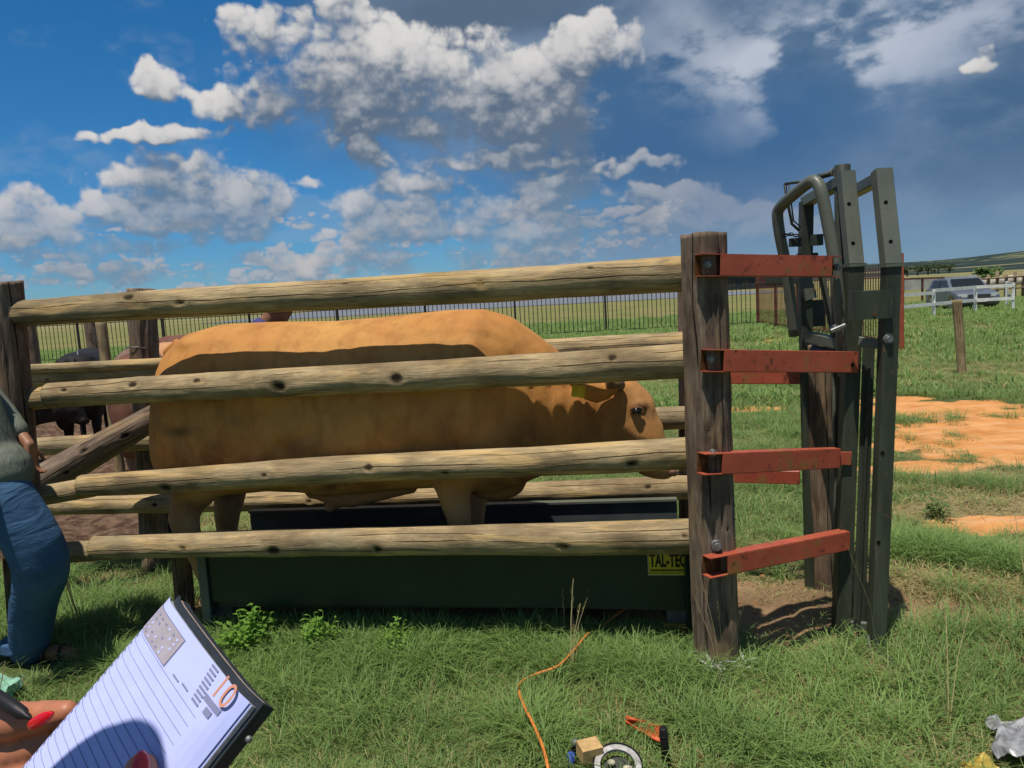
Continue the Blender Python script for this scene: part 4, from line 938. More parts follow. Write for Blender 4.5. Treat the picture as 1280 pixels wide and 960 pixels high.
# long dark shed beyond the field
sh = empty('long_shed', at(930, 362, 178), 'long low dark shed with pale roof edge beyond the far field', 'shed')
M['shedw'] = flat('shed_wall', (.035, .045, .06), .8, var=.3, sc=.4); M['shedr'] = flat('shed_roof', (.28, .33, .38), .6, var=.2, sc=.3)
o = MB(); b = at(888, 363, 178); c = at(990, 358, 178); o.prism([(b.x, 178, -.2), (c.x, 178, -.2), (c.x, 178, 3.7), (b.x, 178, 3.7)], (0, 9, 0)); o.build('wall', M['shedw'], sh)
o = MB(); o.prism([(b.x-.4, 177.4, 3.7), (b.x-.4, 182.5, 4.7), (b.x-.4, 187.6, 3.7)], (c.x-b.x+.8, 0, 0)); o.build('roof', M['shedr'], sh)
for k in range(6):
    o = MB(); x = b.x+2+k*3.0; o.box((x, 177.97, 1.3), (1.6, .06, 2.4)); o.build('door', M['gate_in'], sh)
# tiny cars on the far tar
def small_car(px, py, Y, m_, label):
    b = at(px, py, Y); b.z = 0; root = empty('parked_car', (b.x, b.y, 0), label, 'car', 'cars on the far tar')
    o = MB(); o.prism([(b.x-2.1, b.y-.85, .3), (b.x+2.1, b.y-.85, .3), (b.x+2.1, b.y-.85, .8), (b.x+1.2, b.y-.85, .95), (b.x+.6, b.y-.85, 1.45), (b.x-1.2, b.y-.85, 1.45), (b.x-1.9, b.y-.85, .95), (b.x-2.1, b.y-.85, .85)], (0, 1.7, 0)); o.build('body', m_, root)
    for s_ in (-1.3, 1.3):
        o = MB(); o.tube([(b.x+s_, b.y-.9, .32), (b.x+s_, b.y+.9, .32)], .32, 10); o.build('wheel', M['eye'], root)
M['carw'] = flat('white_car_paint', (.75, .75, .75), .3, .5, var=.05); M['carr'] = flat('red_car_paint', (.35, .02, .02), .3, .5, var=.05)
for px, lab, mm in ((743, 'leftmost small white car on the far tar', 'carw'), (754, 'small dark red car among the white ones on the far tar', 'carr'), (766, 'small white car just right of the dark red one on the far tar', 'carw'), (800, 'small white car between two others in the middle of the far tar', 'carw'), (846, 'small white car far right beside the tall weathered post', 'carw')):
    small_car(px, 370, 215, M[mm], lab)
# low wall and steel frame behind the parked car
M['wallw'] = flat('pale_wall', (.42, .42, .38), .9, var=.3, sc=.5)
lw = MB(); a = at(1126, 358, 75); b = at(1222, 352, 75); lw.prism([(a.x, 75, -.2), (b.x, 75, -.2), (b.x, 75, 1.15), (a.x, 75, 1.15)], (0, .25, 0))
tag(lw.build('low_wall', M['wallw']), 'long low pale wall across the field behind the parked car', 'wall')
fr2 = empty('bar_stand', at(1153, 372, 42), 'rusty steel frame of thin bar and post behind the white fence', 'frame'); fr2.location.z = 0
for (a, b) in (((1126, 349), (1180, 347)),):
    o = MB(); o.bar(at(*a, 42), at(*b, 42), .14, .10, (0, 0, 1)); o.build('top_beam', M['sheet'], fr2)
for px in (1153, 1129, 1179):
    o = MB(); p = at(px, 348, 42); o.bar((p.x, p.y, -.1), (p.x, p.y, p.z-.05), .09, .09); o.build('upright', M['sheet'], fr2)
# pole fence behind the car
M['polefar'] = flat('far_pole_wood', (.26, .19, .12), .9, var=.5, sc=2)
pf = empty('pole_fence', gr(1250, 374), 'brown pole fence with rough uprights at the right, behind the parked car', 'fence')
pa, pb = gr(1212, 377), gr(1300, 371); 
for k in range(9):
    p = pa.lerp(pb, k/8); o = MB(); o.tube([(p.x, p.y, -.1), (p.x+.03, p.y, random.uniform(1.25, 1.6))], .085, 8); o.build('pole', M['polefar'], pf)
for z in (.55, 1.15):
    o = MB(); o.tube([(pa.x, pa.y-.1, z), (pb.x, pb.y-.1, z+.03)], .05, 7); o.build('rail', M['polefar'], pf)
rw = empty('stone_row', gr(1255, 362), 'broken row of pale stones across the field at the right edge', 'stone wall')
M['stonefar'] = flat('pale_stone', (.48, .42, .34), .9, var=.35, sc=3)
qa, qb = gr(1222, 358), gr(1310, 354)
for k in range(26):
    p = qa.lerp(qb, (k+random.uniform(-.2, .2))/25); s_ = random.uniform(.4, .8); o = MB(); o.ell((p.x, p.y, s_*.5), (s_*.8, s_*.6, s_*.75), Matrix.Rotation(random.random()*3, 3, 'Z'), 8, 6); o.build('stone', M['stonefar'], rw)

# ------------------------------------------------------------------ palisade fences
def picket_mesh(w_, h_, m_):
    o = MB(); d_ = .018
    o.add([(-w_/2, 0, .02), (0, -d_, .02), (w_/2, 0, .02), (-w_/2, 0, h_-.06), (0, -d_, h_), (w_/2, 0, h_-.06), (0, d_*.3, .02), (0, d_*.3, h_-.08)],
          [(0, 1, 4, 3), (1, 2, 5, 4), (2, 6, 7, 5), (6, 0, 3, 7), (3, 4, 7), (4, 5, 7), (0, 6, 2, 1)])
    return o.mesh((0, 0, 0), [m_])
def palisade(P0, P1, h_, m_, label, sp, w_, post_every, name='palisade_fence', zr=(.12, 1.5), rail=.045):
    P0, P1 = Vector(P0), Vector(P1); L = (P1-P0).length; d_ = (P1-P0)/L; ang = math.atan2(d_.y, d_.x)
    root = empty(name, P0, label, 'fence'); pm = picket_mesh(w_, h_, m_); pm2 = MB(); pm2.box((0, .05, (h_+.1)/2-.1), (.075, .075, h_+.1)); pm2 = pm2.mesh((0, 0, 0), [m_])
    n = int(L/sp)
    for k in range(n):
        o = link('picket', pm, root); o.location = d_*(k*sp); o.rotation_euler.z = ang
    for k in range(int(L/post_every)+1):
        o = link('post', pm2, root); o.location = d_*(k*post_every); o.rotation_euler.z = ang
    for z in zr:
        o = MB(); o.bar(P0+Vector((0, .03, z)), P1+Vector((0, .03, z)), rail, .03, (0, 0, 1)); o.build('rail', m_, root)
    return root
palisade((-21, 31.4, 0), (9.6, 29.9, 0), 1.72, M['palisade'], 'long dark steel palisade fence across the green field behind the pen', .172, .030, 3.55)
pr2 = palisade((9.63, 29.85, 0), (8.78, 17.2, 0), 1.92, M['palred'], 'rust red palisade fence running back from the head gate to the corner', .155, .045, 2.5, zr=(.18, 1.62))
o = MB(); p = gr(1127, 439); o.bar((p.x, p.y, -.1), (p.x-.02, p.y, 2.13), .09, .09, bev=.01); tag(o.build('red_post', M['red']), 'slim red steel post standing just right of the head gate', 'post')

# ------------------------------------------------------------------ white rail fence, stake, car
wf = empty('white_fence', gr(1218, 392), 'white painted two rail fence in front of the parked dark car', 'fence')
wps = [(1167, 397, .98), (1219, 391, .99), (1266, 389, 1.04)]
def wpost(px, pb, zt): p = gr(px, pb); o = MB(); o.bar((p.x, p.y, -.1), (p.x, p.y, zt+.06), .095, .095, bev=.01); o.build('post', M['white'], wf); return p
W3 = [wpost(*a) for a in wps]
p = gr(1258, 383); o = MB(); o.bar((p.x, p.y, -.1), (p.x, p.y, 1.1), .10, .10, bev=.01); o.build('post', M['white'], wf); W4 = p
pl_ = gr(1100, 404)
for (a, b) in ((pl_, W3[0]), (W3[0], W3[1]), (W3[1], W3[2]), (W3[2], W4)):
    for z in (.50, 1.0 if a is not pl_ else .92):
        o = MB(); o.bar(a+Vector((0, -.06, z)), b+Vector((0, -.06, z)), .028, .12, (0, 0, 1)); o.build('rail', M['white'], wf)
p = gr(1204, 468); stk = empty('wooden_stake', p, 'short leaning wooden stake in the grass before the white fence', 'post')
pole('stake_wood', stk, (p.x, p.y, -.2), at(1196, 375, p.y), .068, .072, 91, 'pole', n=24, seg=.04)
def make_suv():
    b = gr(1205, 388); yaw = R(-101); F_ = Vector((math.cos(yaw), math.sin(yaw), 0)); Sd = Vector((-F_.y, F_.x, 0)); O_ = Vector((b.x+.55, b.y+1.2, 0))
    def W_(x, y, z): return O_+(F_*x+Sd*y+Vector((0, 0, z)))*.9
    root = empty('parked_car', O_, 'dark blue grey car parked in the grass behind the white rail fence', 'car')
    paint = flat('blue_grey_paint', (.15, .17, .21), .3, .5, .3, var=.1); glass = flat('car_glass', (.012, .015, .018), .25, .3, var=0); lamp = flat('lamp_glass', (.6, .62, .6), .15, .6, var=.05); chrome = flat('grille', (.05, .05, .05), .3, .6, var=.1)
    lower = [(-2.2, .35), (-2.25, .75), (-2.15, 1.02), (-.4, 1.06), (.95, .98), (1.9, .84), (2.2, .70), (2.25, .4), (2.1, .25), (-2.1, .25)]
    o = MB(); rg = []
    for y, s_ in ((-.90, .93), (-.87, .985), (-.6, 1.0), (.6, 1.0), (.87, .985), (.90, .93)):
        rg.append([W_(x*s_, y*1.0, .25+(z-.25)*(s_ if abs(y) > .86 else 1)) for x, z in lower])
    n = len(lower); vs = [v for r_ in rg for v in r_]
    o.add(vs, [(i*n+k, i*n+(k+1) % n, (i+1)*n+(k+1) % n, (i+1)*n+k) for i in range(5) for k in range(n)]+[tuple(range(n)), tuple(5*n+k for k in range(n))], 0, False); bd = o.build('body', paint, root)
    cab = [(-1.95, 1.02), (-1.55, 1.46), (-.2, 1.52), (.35, 1.46), (1.05, 1.0)]
    o = MB(); rg = [[W_(x, y*(1-(z-1)*.28), z) for x, z in cab] for y in (-.84, .84)]; m_ = len(cab)
    o.add(rg[0]+rg[1], [(k, (k+1) % m_, m_+(k+1) % m_, m_+k) for k in range(m_)]+[tuple(range(m_)), tuple(m_+k for k in range(m_))]); o.build('cabin', paint, root)
    for (pts) in ([(.98, -.70, 1.05), (.98, .70, 1.05), (.42, .62, 1.44), (.42, -.62, 1.44)],): o = MB(); q_ = [W_(x+.05, y, z+.03) for x, y, z in pts]; o.prism(q_, F_*.01); o.build('windscreen', glass, root)
    for s_ in (-1, 1):
        for (x0, x1, x2, x3) in ((-.35, .80, .30, -.3), (-1.5, -.42, -.38, -1.35)):
            o = MB(); o.prism([W_(x0, s_*.85, 1.06), W_(x1, s_*.85, 1.06), W_(x2, s_*.745, 1.42), W_(x3, s_*.745, 1.42)], Sd*s_*.012); o.build('side_window', glass, root)
        for x in (-1.4, 1.4):
            o = MB(); o.tube([W_(x, s_*.62, .34), W_(x, s_*.92, .34)], .34, 20); wh = o.build('wheel', M['eye'], root); o = MB(); o.tube([W_(x, s_*.90, .34), W_(x, s_*.935, .34)], .20, 14); o.build('rim', M['bolt'], wh)
        o = MB(); o.box(W_(2.08, s_*.66, .70), (.22, .34, .13), Matrix.Rotation(yaw+s_*.25, 3, 'Z')); o.build('headlight', lamp, root)
        o = MB(); o.box(W_(.75, s_*.98, 1.06), (.12, .18, .12), Matrix.Rotation(yaw, 3, 'Z')); o.build('mirror', paint, root)
    o = MB(); o.box(W_(2.235, 0, .66), (.03, .82, .16), Matrix.Rotation(yaw, 3, 'Z')); o.build('grille', chrome, root)
    o = MB(); o.box(W_(2.26, 0, .42), (.03, 1.3, .14), Matrix.Rotation(yaw, 3, 'Z')); o.build('bumper_intake', chrome, root)
    o = MB(); o.box(W_(2.29, 0, .45), (.012, .46, .10), Matrix.Rotation(yaw, 3, 'Z')); o.build('number_plate', M['white'], root)
make_suv()

# ------------------------------------------------------------------ cattle in the pen behind
lowb = bme.copy()
def cow(px, Y, z_top, yaw, m_, label, sc=None, group='cattle in the pen behind'):
    sc = z_top/1.63; p = at(px, 400, Y); root = empty('cow', (p.x, p.y, 0), label, 'cow', group)
    mm = bme.copy(); mm.materials.clear(); mm.materials.append(M[m_]); mm.transform(Matrix.Rotation(-AANG, 4, 'Z')); mm.transform(Matrix.Scale(sc, 4))
    o = link('body', mm, root); root.rotation_euler.z = yaw; o.location.z = -.19*sc
    return root
cow(-12, 9.0, 1.38, -.02, 'hide_black', 'black cow nearest the left post, only its long flat back showing')
bc_ = cow(104, 10.6, 1.46, 1.95, 'hide_black', 'black cow with pale ear tag beyond the left rails')
o = MB(); p = at(97, 441, 9.2); o.box(p, (.05, .01, .045)); me = o.mesh(p, [M['white']]); tgo = link('ear_tag', me, bc_); tgo.location = Matrix.Rotation(-1.95, 3, 'Z') @ (p-bc_.location)
cow(168, 8.4, 1.53, 2.03, 'hide_red', 'red and pale cow turned away, beside the thick back post')
cow(318, 8.6, 1.57, -.12, 'hide_tan', 'tan cow just over the rump of the golden bull')
cow(300, 12.5, 1.55, .6, 'hide_brown', 'dark red cow behind the tan cow, its back over the bull')
cow(430, 9.9, 1.58, 2.9, 'hide_brown', 'brown cow under the top rail right of the man in blue')
cow(540, 12.5, 1.50, .2, 'hide_red', 'red cow farthest right, a sliver above the middle of the bull')

# pen uprights beyond the mud
for (px, pt, Y_, r_, mm, lab) in ((36, 400, 14.5, .11, 'sleeper', 'dark pen post nearest the left front post, seen over the black cow'), (113, 398, 14.0, .12, 'sleeper', 'thick dark pen post between the two black cows'), (126, 400, 8.3, .055, 'pole', 'thin pale stake in front of the black cow in the pen')):
    p = at(px, pt, Y_); root = empty('pen_post', (p.x, p.y, 0), lab, 'post'); pole('post_wood', root, (p.x+.02, p.y, -.1), (p.x, p.y, p.z), r_, r_, int(px)+5, mm, n=20, seg=.06)
# ------------------------------------------------------------------ people
def cap_(mb, pts, rad, n=16, sq=1.0):
    """smooth closed limb through points"""
    P_ = smoothpath([Vector(p) for p in pts], 4) if len(pts) > 2 else [Vector(p) for p in pts]
    if len(pts) > 2:
        rr = []
        for i in range(len(rad)-1):
            for j in range(4): f_ = j/4; f_ = f_*f_*(3-2*f_); rr.append(rad[i]*(1-f_)+rad[i+1]*f_)
        rr.append(rad[-1])
    else: rr = rad
    mb.tube(P_, rr, n, sq=sq); mb.ell(P_[0], (rr[0],)*3, None, n, 8); mb.ell(P_[-1], (rr[-1],)*3, None, n, 8)
M['skin'] = flat('brown_skin', (.27, .12, .065), .5, .35, var=.25, sc=25, bmp=.1)
M['skin2'] = flat('warm_skin', (.44, .165, .085), .48, .35, var=.18, sc=60, bmp=.12)
M['nail'] = flat('red_nail', (.62, .006, .012), .12, .7, var=0, bmp=0)
def f_denim(t):
    p = OC(t); n = t.noise(p, 5, 6, .6); c = t.mix(t.ss(n, .3, .7), (.026, .070, .150), (.055, .125, .230))
    wv_ = t.noise(t.mul3(p, (60, 60, 140)), 6, 3, .6); c = t.mix(t.m('MULTIPLY', t.ss(wv_, .4, .65), .3), c, (.10, .16, .25))
    fold = t.noise(t.mul3(p, (1.6, 1.6, 4.2)), 3.0, 4, .5, 1.6); c = t.mix(t.ss(fold, .55, .70, 0, .25), c, (.10, .17, .27))
    return (c, t.bump(t.m('ADD', fold, t.m('MULTIPLY', wv_, .08)), .8, .018))
M['denim'] = mat('denim', f_denim, .85, .15)
def f_cloth(c0, c1):
    def fn(t):
        p = OC(t); n = t.noise(p, 5, 5, .6); c = t.mix(t.ss(n, .3, .7), c0, c1); fold = t.noise(t.mul3(p, (4, 4, 1.5)), 3, 3, .5, 1.0)
        return (c, t.bump(t.m('ADD', fold, t.m('MULTIPLY', t.noise(p, 300, 2, .5), .05)), .8, .02))
    return fn
M['shirt'] = mat('grey_green_shirt', f_cloth((.11, .125, .095), (.16, .175, .14)), .9, .1)
M['blue'] = mat('blue_overall', f_cloth((.05, .045, .13), (.08, .07, .19)), .85, .1)
M['dark'] = mat('dark_cloth', f_cloth((.012, .012, .015), (.03, .03, .032)), .9, .1)
M['pale'] = mat('pale_cloth', f_cloth((.42, .46, .52), (.55, .6, .66)), .9, .1)
def mk(name, mb, vox, m_, par, sm=5): me = remesh(mb, vox, sm); shift(me, worldloc(par)); return link(name, me, par, m_)
def hand(mb, wrist, palm_dir, palm_n, s=1.0, curl=.5, thumb_side=1):
    """palm with five unequal, curled fingers"""
    w0 = Vector(wrist); d_ = Vector(palm_dir).normalized(); n_ = Vector(palm_n); n_ = (n_-d_*n_.dot(d_)).normalized(); sd = d_.cross(n_)*thumb_side
    for k in range(4):
        a = w0+sd*(.027-.018*k)*s; cap_(mb, [a*.6+w0*.4+d_*.012*s, a+d_*.085*s], [.014*s, .0115*s], 10)
    for k, L_ in enumerate((.072, .080, .074, .058)):
        p = w0+sd*(.030-.020*k)*s+d_*.085*s; dd = d_.copy(); pts = [p.copy()]; rr = [.0105*s]
        for j, q_ in enumerate((.42, .32, .26)):
            dd = (Matrix.Rotation(-curl*(.45+.35*j)*1.0, 3, d_.cross(n_)) @ dd).normalized(); p = p+dd*L_*q_*s; pts.append(p.copy()); rr.append((.0095, .0088, .0075)[j]*s)
        cap_(mb, pts, rr, 10)
    p = w0+sd*.030*s+d_*.025*s; dd = (d_*.6+sd*.8+n_*-.2).normalized(); cap_(mb, [w0+d_*.02*s, p+dd*.012*s, p+dd*.045*s, p+dd*.045*s+(dd*.4+d_*.9).normalized()*.03*s], [.016*s, .013*s, .011*s, .009*s], 10)
def headmesh(mb, c, fwd, s=1.0):
    c = Vector(c); f_ = Vector(fwd).normalized(); r_ = f_.cross(Vector((0, 0, 1))).normalized(); u = r_.cross(f_); Mx = Matrix((r_, f_, u)).transposed()
    mb.ell(c+u*.02*s, (.075*s, .095*s, .10*s), Mx, 20, 16); mb.ell(c+f_*.035*s-u*.055*s, (.055*s, .055*s, .062*s), Mx, 16, 12); mb.ell(c+f_*.098*s-u*.018*s, (.015*s, .020*s, .022*s), Mx, 10, 8)
    mb.ell(c+f_*.085*s-u*.058*s, (.026*s, .014*s, .012*s), Mx, 10, 8); mb.ell(c+f_*.06*s-u*.1*s, (.03*s, .03*s, .022*s), Mx, 10, 8)
    for q_ in (-1, 1): mb.ell(c+r_*q_*.077*s-u*.01*s, (.008*s, .018*s, .03*s), Mx, 10, 8)
    return Mx, f_, r_, u
def eyes(par, c, f_, r_, u, s=1.0):
    for q_ in (-1, 1):
        o = MB(); o.ell(Vector(c)+f_*.088*s+r_*q_*.031*s+u*.008*s, (.012*s, .009*s, .007*s)); o.build('eye', M['eye'], par)
def person(label, J, m_top, m_leg, m_skin, fwd, hair=None, capm=None, group=None, vox=.012, bare=False):
    root = empty('person', (J['pelvis'][0], J['pelvis'][1], 0), label, 'person', group); V_ = {k: Vector(v) for k, v in J.items() if k != 'legr'}
    b = MB(); Mx, f_, r_, u = headmesh(b, V_['head'], fwd)
    cap_(b, [V_['head']-u*.03, V_['neck'], V_['chest']], [.055, .055, .07])
    cap_(b, [V_['chest'], V_['pelvis']], [.11, .11])
    for s_ in 'LR':
        cap_(b, [V_['neck']-u*.05, V_['sh'+s_], V_['el'+s_], V_['wr'+s_]], [.05, .05, .038, .026])
        hd = (V_['hd'+s_]-V_['wr'+s_]); hand(b, V_['wr'+s_], hd, -f_ if s_ == 'L' else f_, 1.0, .6, 1 if s_ == 'L' else -1)
        cap_(b, [V_['pelvis'], V_['hip'+s_], V_['kn'+s_], V_['an'+s_]], [.09, .08, .055, .038])
        t_ = V_['toe'+s_]; a_ = V_['an'+s_]; fd = (t_-a_); fd.z = 0; fd.normalize(); sd = Vector((-fd.y, fd.x, 0))
        heel = a_-fd*.04; heel.z = .045; cap_(b, [a_, Vector((heel.x, heel.y, .045)), Vector(((a_.x+t_.x)/2, (a_.y+t_.y)/2, .04)), Vector((t_.x-fd.x*.05, t_.y-fd.y*.05, .03))], [.04, .034, .036, .028])
        for k in range(5):
            L_ = (.055, .05, .044, .037, .03)[k]; q_ = Vector((t_.x, t_.y, .02))-fd*.06+sd*(.026-.0125*k)*(1 if s_ == 'L' else -1); cap_(b, [q_, q_+fd*L_], [.012 if k == 0 else .009, .009 if k == 0 else .007], 8)
    mk('body', b, .0062 if bare else vox, m_skin, root, 3)
    eyes(root, V_['head'], f_, r_, u)
    o = MB(); h_ = V_['head']+u*.035-f_*.012
    if capm:
        o.ell(h_+u*.012, (.092, .108, .092), Mx, 20, 14); o.prism([h_+f_*.06+r_*.075+u*.02, h_+f_*.175+r_*.05+u*.005, h_+f_*.175-r_*.05+u*.005, h_+f_*.06-r_*.075+u*.02], u*.008); mk('cap', o, .007, M['dark'], root, 2)
    elif hair: o.ell(h_, (.084, .100, .090), Mx, 20, 14); mk('hair', o, .008, hair, root, 2)
    o = MB(); cap_(o, [V_['neck']-u*.03, V_['chest'], V_['belly'], V_['pelvis']-Vector((0, 0, .02))]+([V_['hem']] if 'hem' in V_ else []), [.095, .155, .150, .150]+([.146] if 'hem' in V_ else []), 24, .8)
    for s_ in 'LR': cap_(o, [V_['neck']-u*.06, V_['sh'+s_], V_['el'+s_]] + ([V_['wr'+s_]+(V_['el'+s_]-V_['wr'+s_])*.35] if True else []), [.07, .075, .056, .05])
    mk('shirt', o, .011, m_top, root, 5)
    o = MB(); cap_(o, [V_['belly']*.3+V_['pelvis']*.7, V_['pelvis']], [.11, .12], 20)
    for s_ in 'LR': cap_(o, [V_['pelvis'], V_['hip'+s_], V_['kn'+s_], V_['kn'+s_].lerp(V_['an'+s_], .5), V_['an'+s_]+Vector((0, 0, -.015))], J.get('legr', [.12, .115, .092, .078, .072]), 20)
    mk('trousers', o, .010, m_leg, root, 4)
    return root
YM = 3.45
def m_(x, y, Y=YM): return at(x, y, Y)
mantoe, manan = gr(106, 824), gr(38, 826)
mantoe = Vector((mantoe.x, mantoe.y, .02)); manan = Vector((manan.x, manan.y, .085))
J = dict(head=m_(-98, 338), neck=m_(-90, 385), chest=m_(-72, 445), belly=m_(-38, 530), pelvis=m_(-12, 588), hem=m_(-2, 590),
         shL=m_(-78, 415, YM+.19), elL=m_(-4, 505, YM+.25), wrL=m_(36, 556, YM+.12), hdL=m_(42, 592, YM+.10),
         shR=m_(-98, 420, YM-.19), elR=m_(-75, 520, YM-.27), wrR=m_(-60, 600, YM-.26), hdR=m_(-58, 630, YM-.24),
         hipR=m_(6, 622, YM-.03), knR=m_(50, 698, YM), anR=manan, toeR=mantoe,
         hipL=m_(-30, 622, YM+.14), knL=m_(-45, 715, YM+.2), anL=m_(-110, 800, YM+.25), toeL=m_(-60, 815, YM+.22), legr=[.10, .125, .122, .105, .090])
J['anL'].z = .085
man = person('man at the left edge in grey green shirt and blue jeans, one foot forward', J, M['shirt'], M['denim'], M['skin'], (1, 0, 0), hair=M['dark'], bare=True)
# rolled cuff, seams and sandal of the forward leg
o = MB(); c = manan+Vector((0, 0, .012)); 
o.tube([c+Vector((-.03, 0, -.03)), c+Vector((-.03, 0, .03))], [.100, .096], 24); cf = mk('cuff', o, .008, M['denim'], man, 2)
o = MB(); d_ = (mantoe-manan); d_.z = 0; d_.normalize(); s_ = Vector((-d_.y, d_.x, 0)); 
o.prism([manan-d_*.085-s_*.035+Vector((0, 0, -.09)), manan-d_*.085+s_*.035+Vector((0, 0, -.09)), mantoe+s_*.045-Vector((0, 0, .025)), mantoe+d_*.02-Vector((0, 0, .025)), mantoe-s_*.045-Vector((0, 0, .025))], (0, 0, .018)); o.build('sandal_sole', M['dark'], man)
for f_ in (.35, .62):
    o = MB(); p = manan.lerp(mantoe, f_); p.z = .02; o.tube([p+s_*(math.cos(a)*.044)+Vector((0, 0, max(0, math.sin(a))*.058)) for a in np.linspace(0, math.pi, 13)], .007, 8); o.build('sandal_strap', M['rustpost'] if False else M['dark'], man)
# man in blue leaning over the cattle behind the fence
def b2(x, y, Y=5.3): return at(x-10, y+7, Y)
J = dict(head=b2(357, 376), neck=b2(340, 401), chest=b2(322, 432), belly=b2(300, 480), pelvis=b2(285, 528),
         shL=b2(328, 415, 5.48), elL=b2(350, 460, 5.5), wrL=b2(385, 480, 5.45), hdL=b2(400, 484, 5.45), shR=b2(322, 418, 5.1), elR=b2(340, 465, 5.05), wrR=b2(378, 485, 5.1), hdR=b2(392, 490, 5.1),
         hipL=b2(270, 540, 5.4), hipR=b2(270, 540, 5.2), knL=b2(240, 610, 5.42), knR=b2(236, 612, 5.15), anL=b2(226, 670, 5.42), anR=b2(218, 676, 5.15), toeL=b2(250, 690, 5.42), toeR=b2(240, 690, 5.15))
dz_ = .08-J['anL'].z
J['anL'].z = .08; J['anR'].z = .08
person('man in blue overalls and dark cap behind the golden bull', J, M['blue'], M['blue'], M['skin'], (1, -.1, -.25), capm=True)

# ------------------------------------------------------------------ the diary and the hands that hold it
DN = Vector((.10, -.62, .80)).normalized()
def solve_n():
    best = None
    for b in np.linspace(-1.1, -.25, 60):
        for a in np.linspace(-.6, .8, 80):
            n = Vector((a, b, 1)).normalized(); c0 = Vector(C0); r = [Vector(ray(*p)) for p in ((205, 742), (308, 879), (25, 960), (243, 960))]
            P_ = [c0+x*(1/(x.dot(n))) for x in r] if all(x.dot(n) < -.15 for x in r) else None
            if P_ is None: continue
            P_ = [c0+x*(-1/(x.dot(n))) for x in r]
            e_, g_, h_ = (P_[1]-P_[0]).normalized(), (P_[2]-P_[0]).normalized(), (P_[3]-P_[1]).normalized()
            cst = abs(e_.dot(g_))+abs(1-g_.dot(h_))*3+.25*abs(b+.6)
            if best is None or cst < best[0]: best = (cst, n)
    return best[1]
DN = solve_n()
r0 = Vector(ray(205, 742)).normalized(); DP = Vector(C0)+r0*.64
def PX(px, py, off=0.0):
    v = Vector(ray(px, py)); P0_ = DP+DN*off; return Vector(C0)+v*((P0_-Vector(C0)).dot(DN)/v.dot(DN))
TL = PX(205, 742); TR = PX(304, 874); du = (TR-TL); PW = du.length; du.normalize(); dv = DN.cross(du); 
if dv.dot(PX(25, 960)-TL) < 0: dv = -dv
PH = PW*1.5
def PG(u, v, off=0.0):   # u across, v down the page
    bend = -.010*max(0, 1-u/.022)**2*.6-.006*max(0, (u-PW+.02)/.02)**2+.0025*math.sin(u/PW*math.pi)
    return TL+du*u+dv*v+DN*(bend+off)
def uvof(px, py): d_ = PX(px, py)-TL; return d_.dot(du), d_.dot(dv)
dy_ = empty('diary', TL+du*PW/2+dv*PH/2, 'open dark covered diary with ruled white pages tinted lavender and an orange 10', 'diary')
M['paper'] = flat('blue_cast_paper', (.46, .50, .84), .75, .2, var=.05, sc=40, bmp=.03)  # white paper; the bluish cast of the light is put into its colour
M['paper_edge'] = flat('page_edges', (.50, .48, .50), .8, .1, var=.3, sc=200)
M['tanpaper'] = flat('tan_pages', (.42, .33, .28), .8, .1, var=.3, sc=100)
M['cover'] = flat('navy_cover', (.022, .030, .040), .55, .35, var=.25, sc=60)
M['ink'] = flat('grey_ink', (.22, .23, .36), .8, .1, var=.1)
M['orange_ink'] = flat('orange_ink', (.58, .26, .17), .8, .1, var=.1)
M['calbox'] = flat('calendar_box', (.36, .32, .36), .8, .1, var=.12, sc=60)
def page_sheet(name, off, m_, u0=0, u1=None, v0=0, v1=None, par=None, th=.0003, nu=24):
    u1 = PW if u1 is None else u1; v1 = PH if v1 is None else v1; o = MB(); us = np.linspace(u0, u1, nu+1); vs = []
    for k, d_ in ((0, 0), (1, -th)):
        for u_ in us:
            for v_ in (v0, v1): vs.append(PG(u_, v_, off+d_))
    n = (nu+1)*2
    fs = [(2*i, 2*i+1, 2*i+3, 2*i+2) for i in range(nu)]+[(n+2*i+2, n+2*i+3, n+2*i+1, n+2*i) for i in range(nu)]+[(2*i+2, n+2*i+2, n+2*i, 2*i) for i in range(nu)]+[(2*i+1, n+2*i+1, n+2*i+3, 2*i+3) for i in range(nu)]+[(0, n, n+1, 1), (2*nu+1, n+2*nu+1, n+2*nu, 2*nu)]
    o.add(vs, fs, 0, False); return o.build(name, m_, par or dy_)
pg = page_sheet('page', 0, M['paper'])
page_sheet('page', -.0014, M['paper'], .0005, PW+.001, .001)
page_sheet('page_block', -.0018, M['paper_edge'], .004, PW+.0012, .001, None, None, .0030)
page_sheet('lower_cover', -.0052, M['cover'], -.002, PW+.003, -.0035, None, None, .0022)
page_sheet('page_block', -.0080, M['tanpaper'], .008, PW+.001, -.0035, None, None, .0018)
page_sheet('back_cover', -.0102, M['cover'], .004, PW+.0015, -.003, None, None, .0075)
o = MB(); o.ell(PX(311, 924, -.013), (.0022, .0022, .0022)); o.build('snap_button', M['bolt'], dy_)
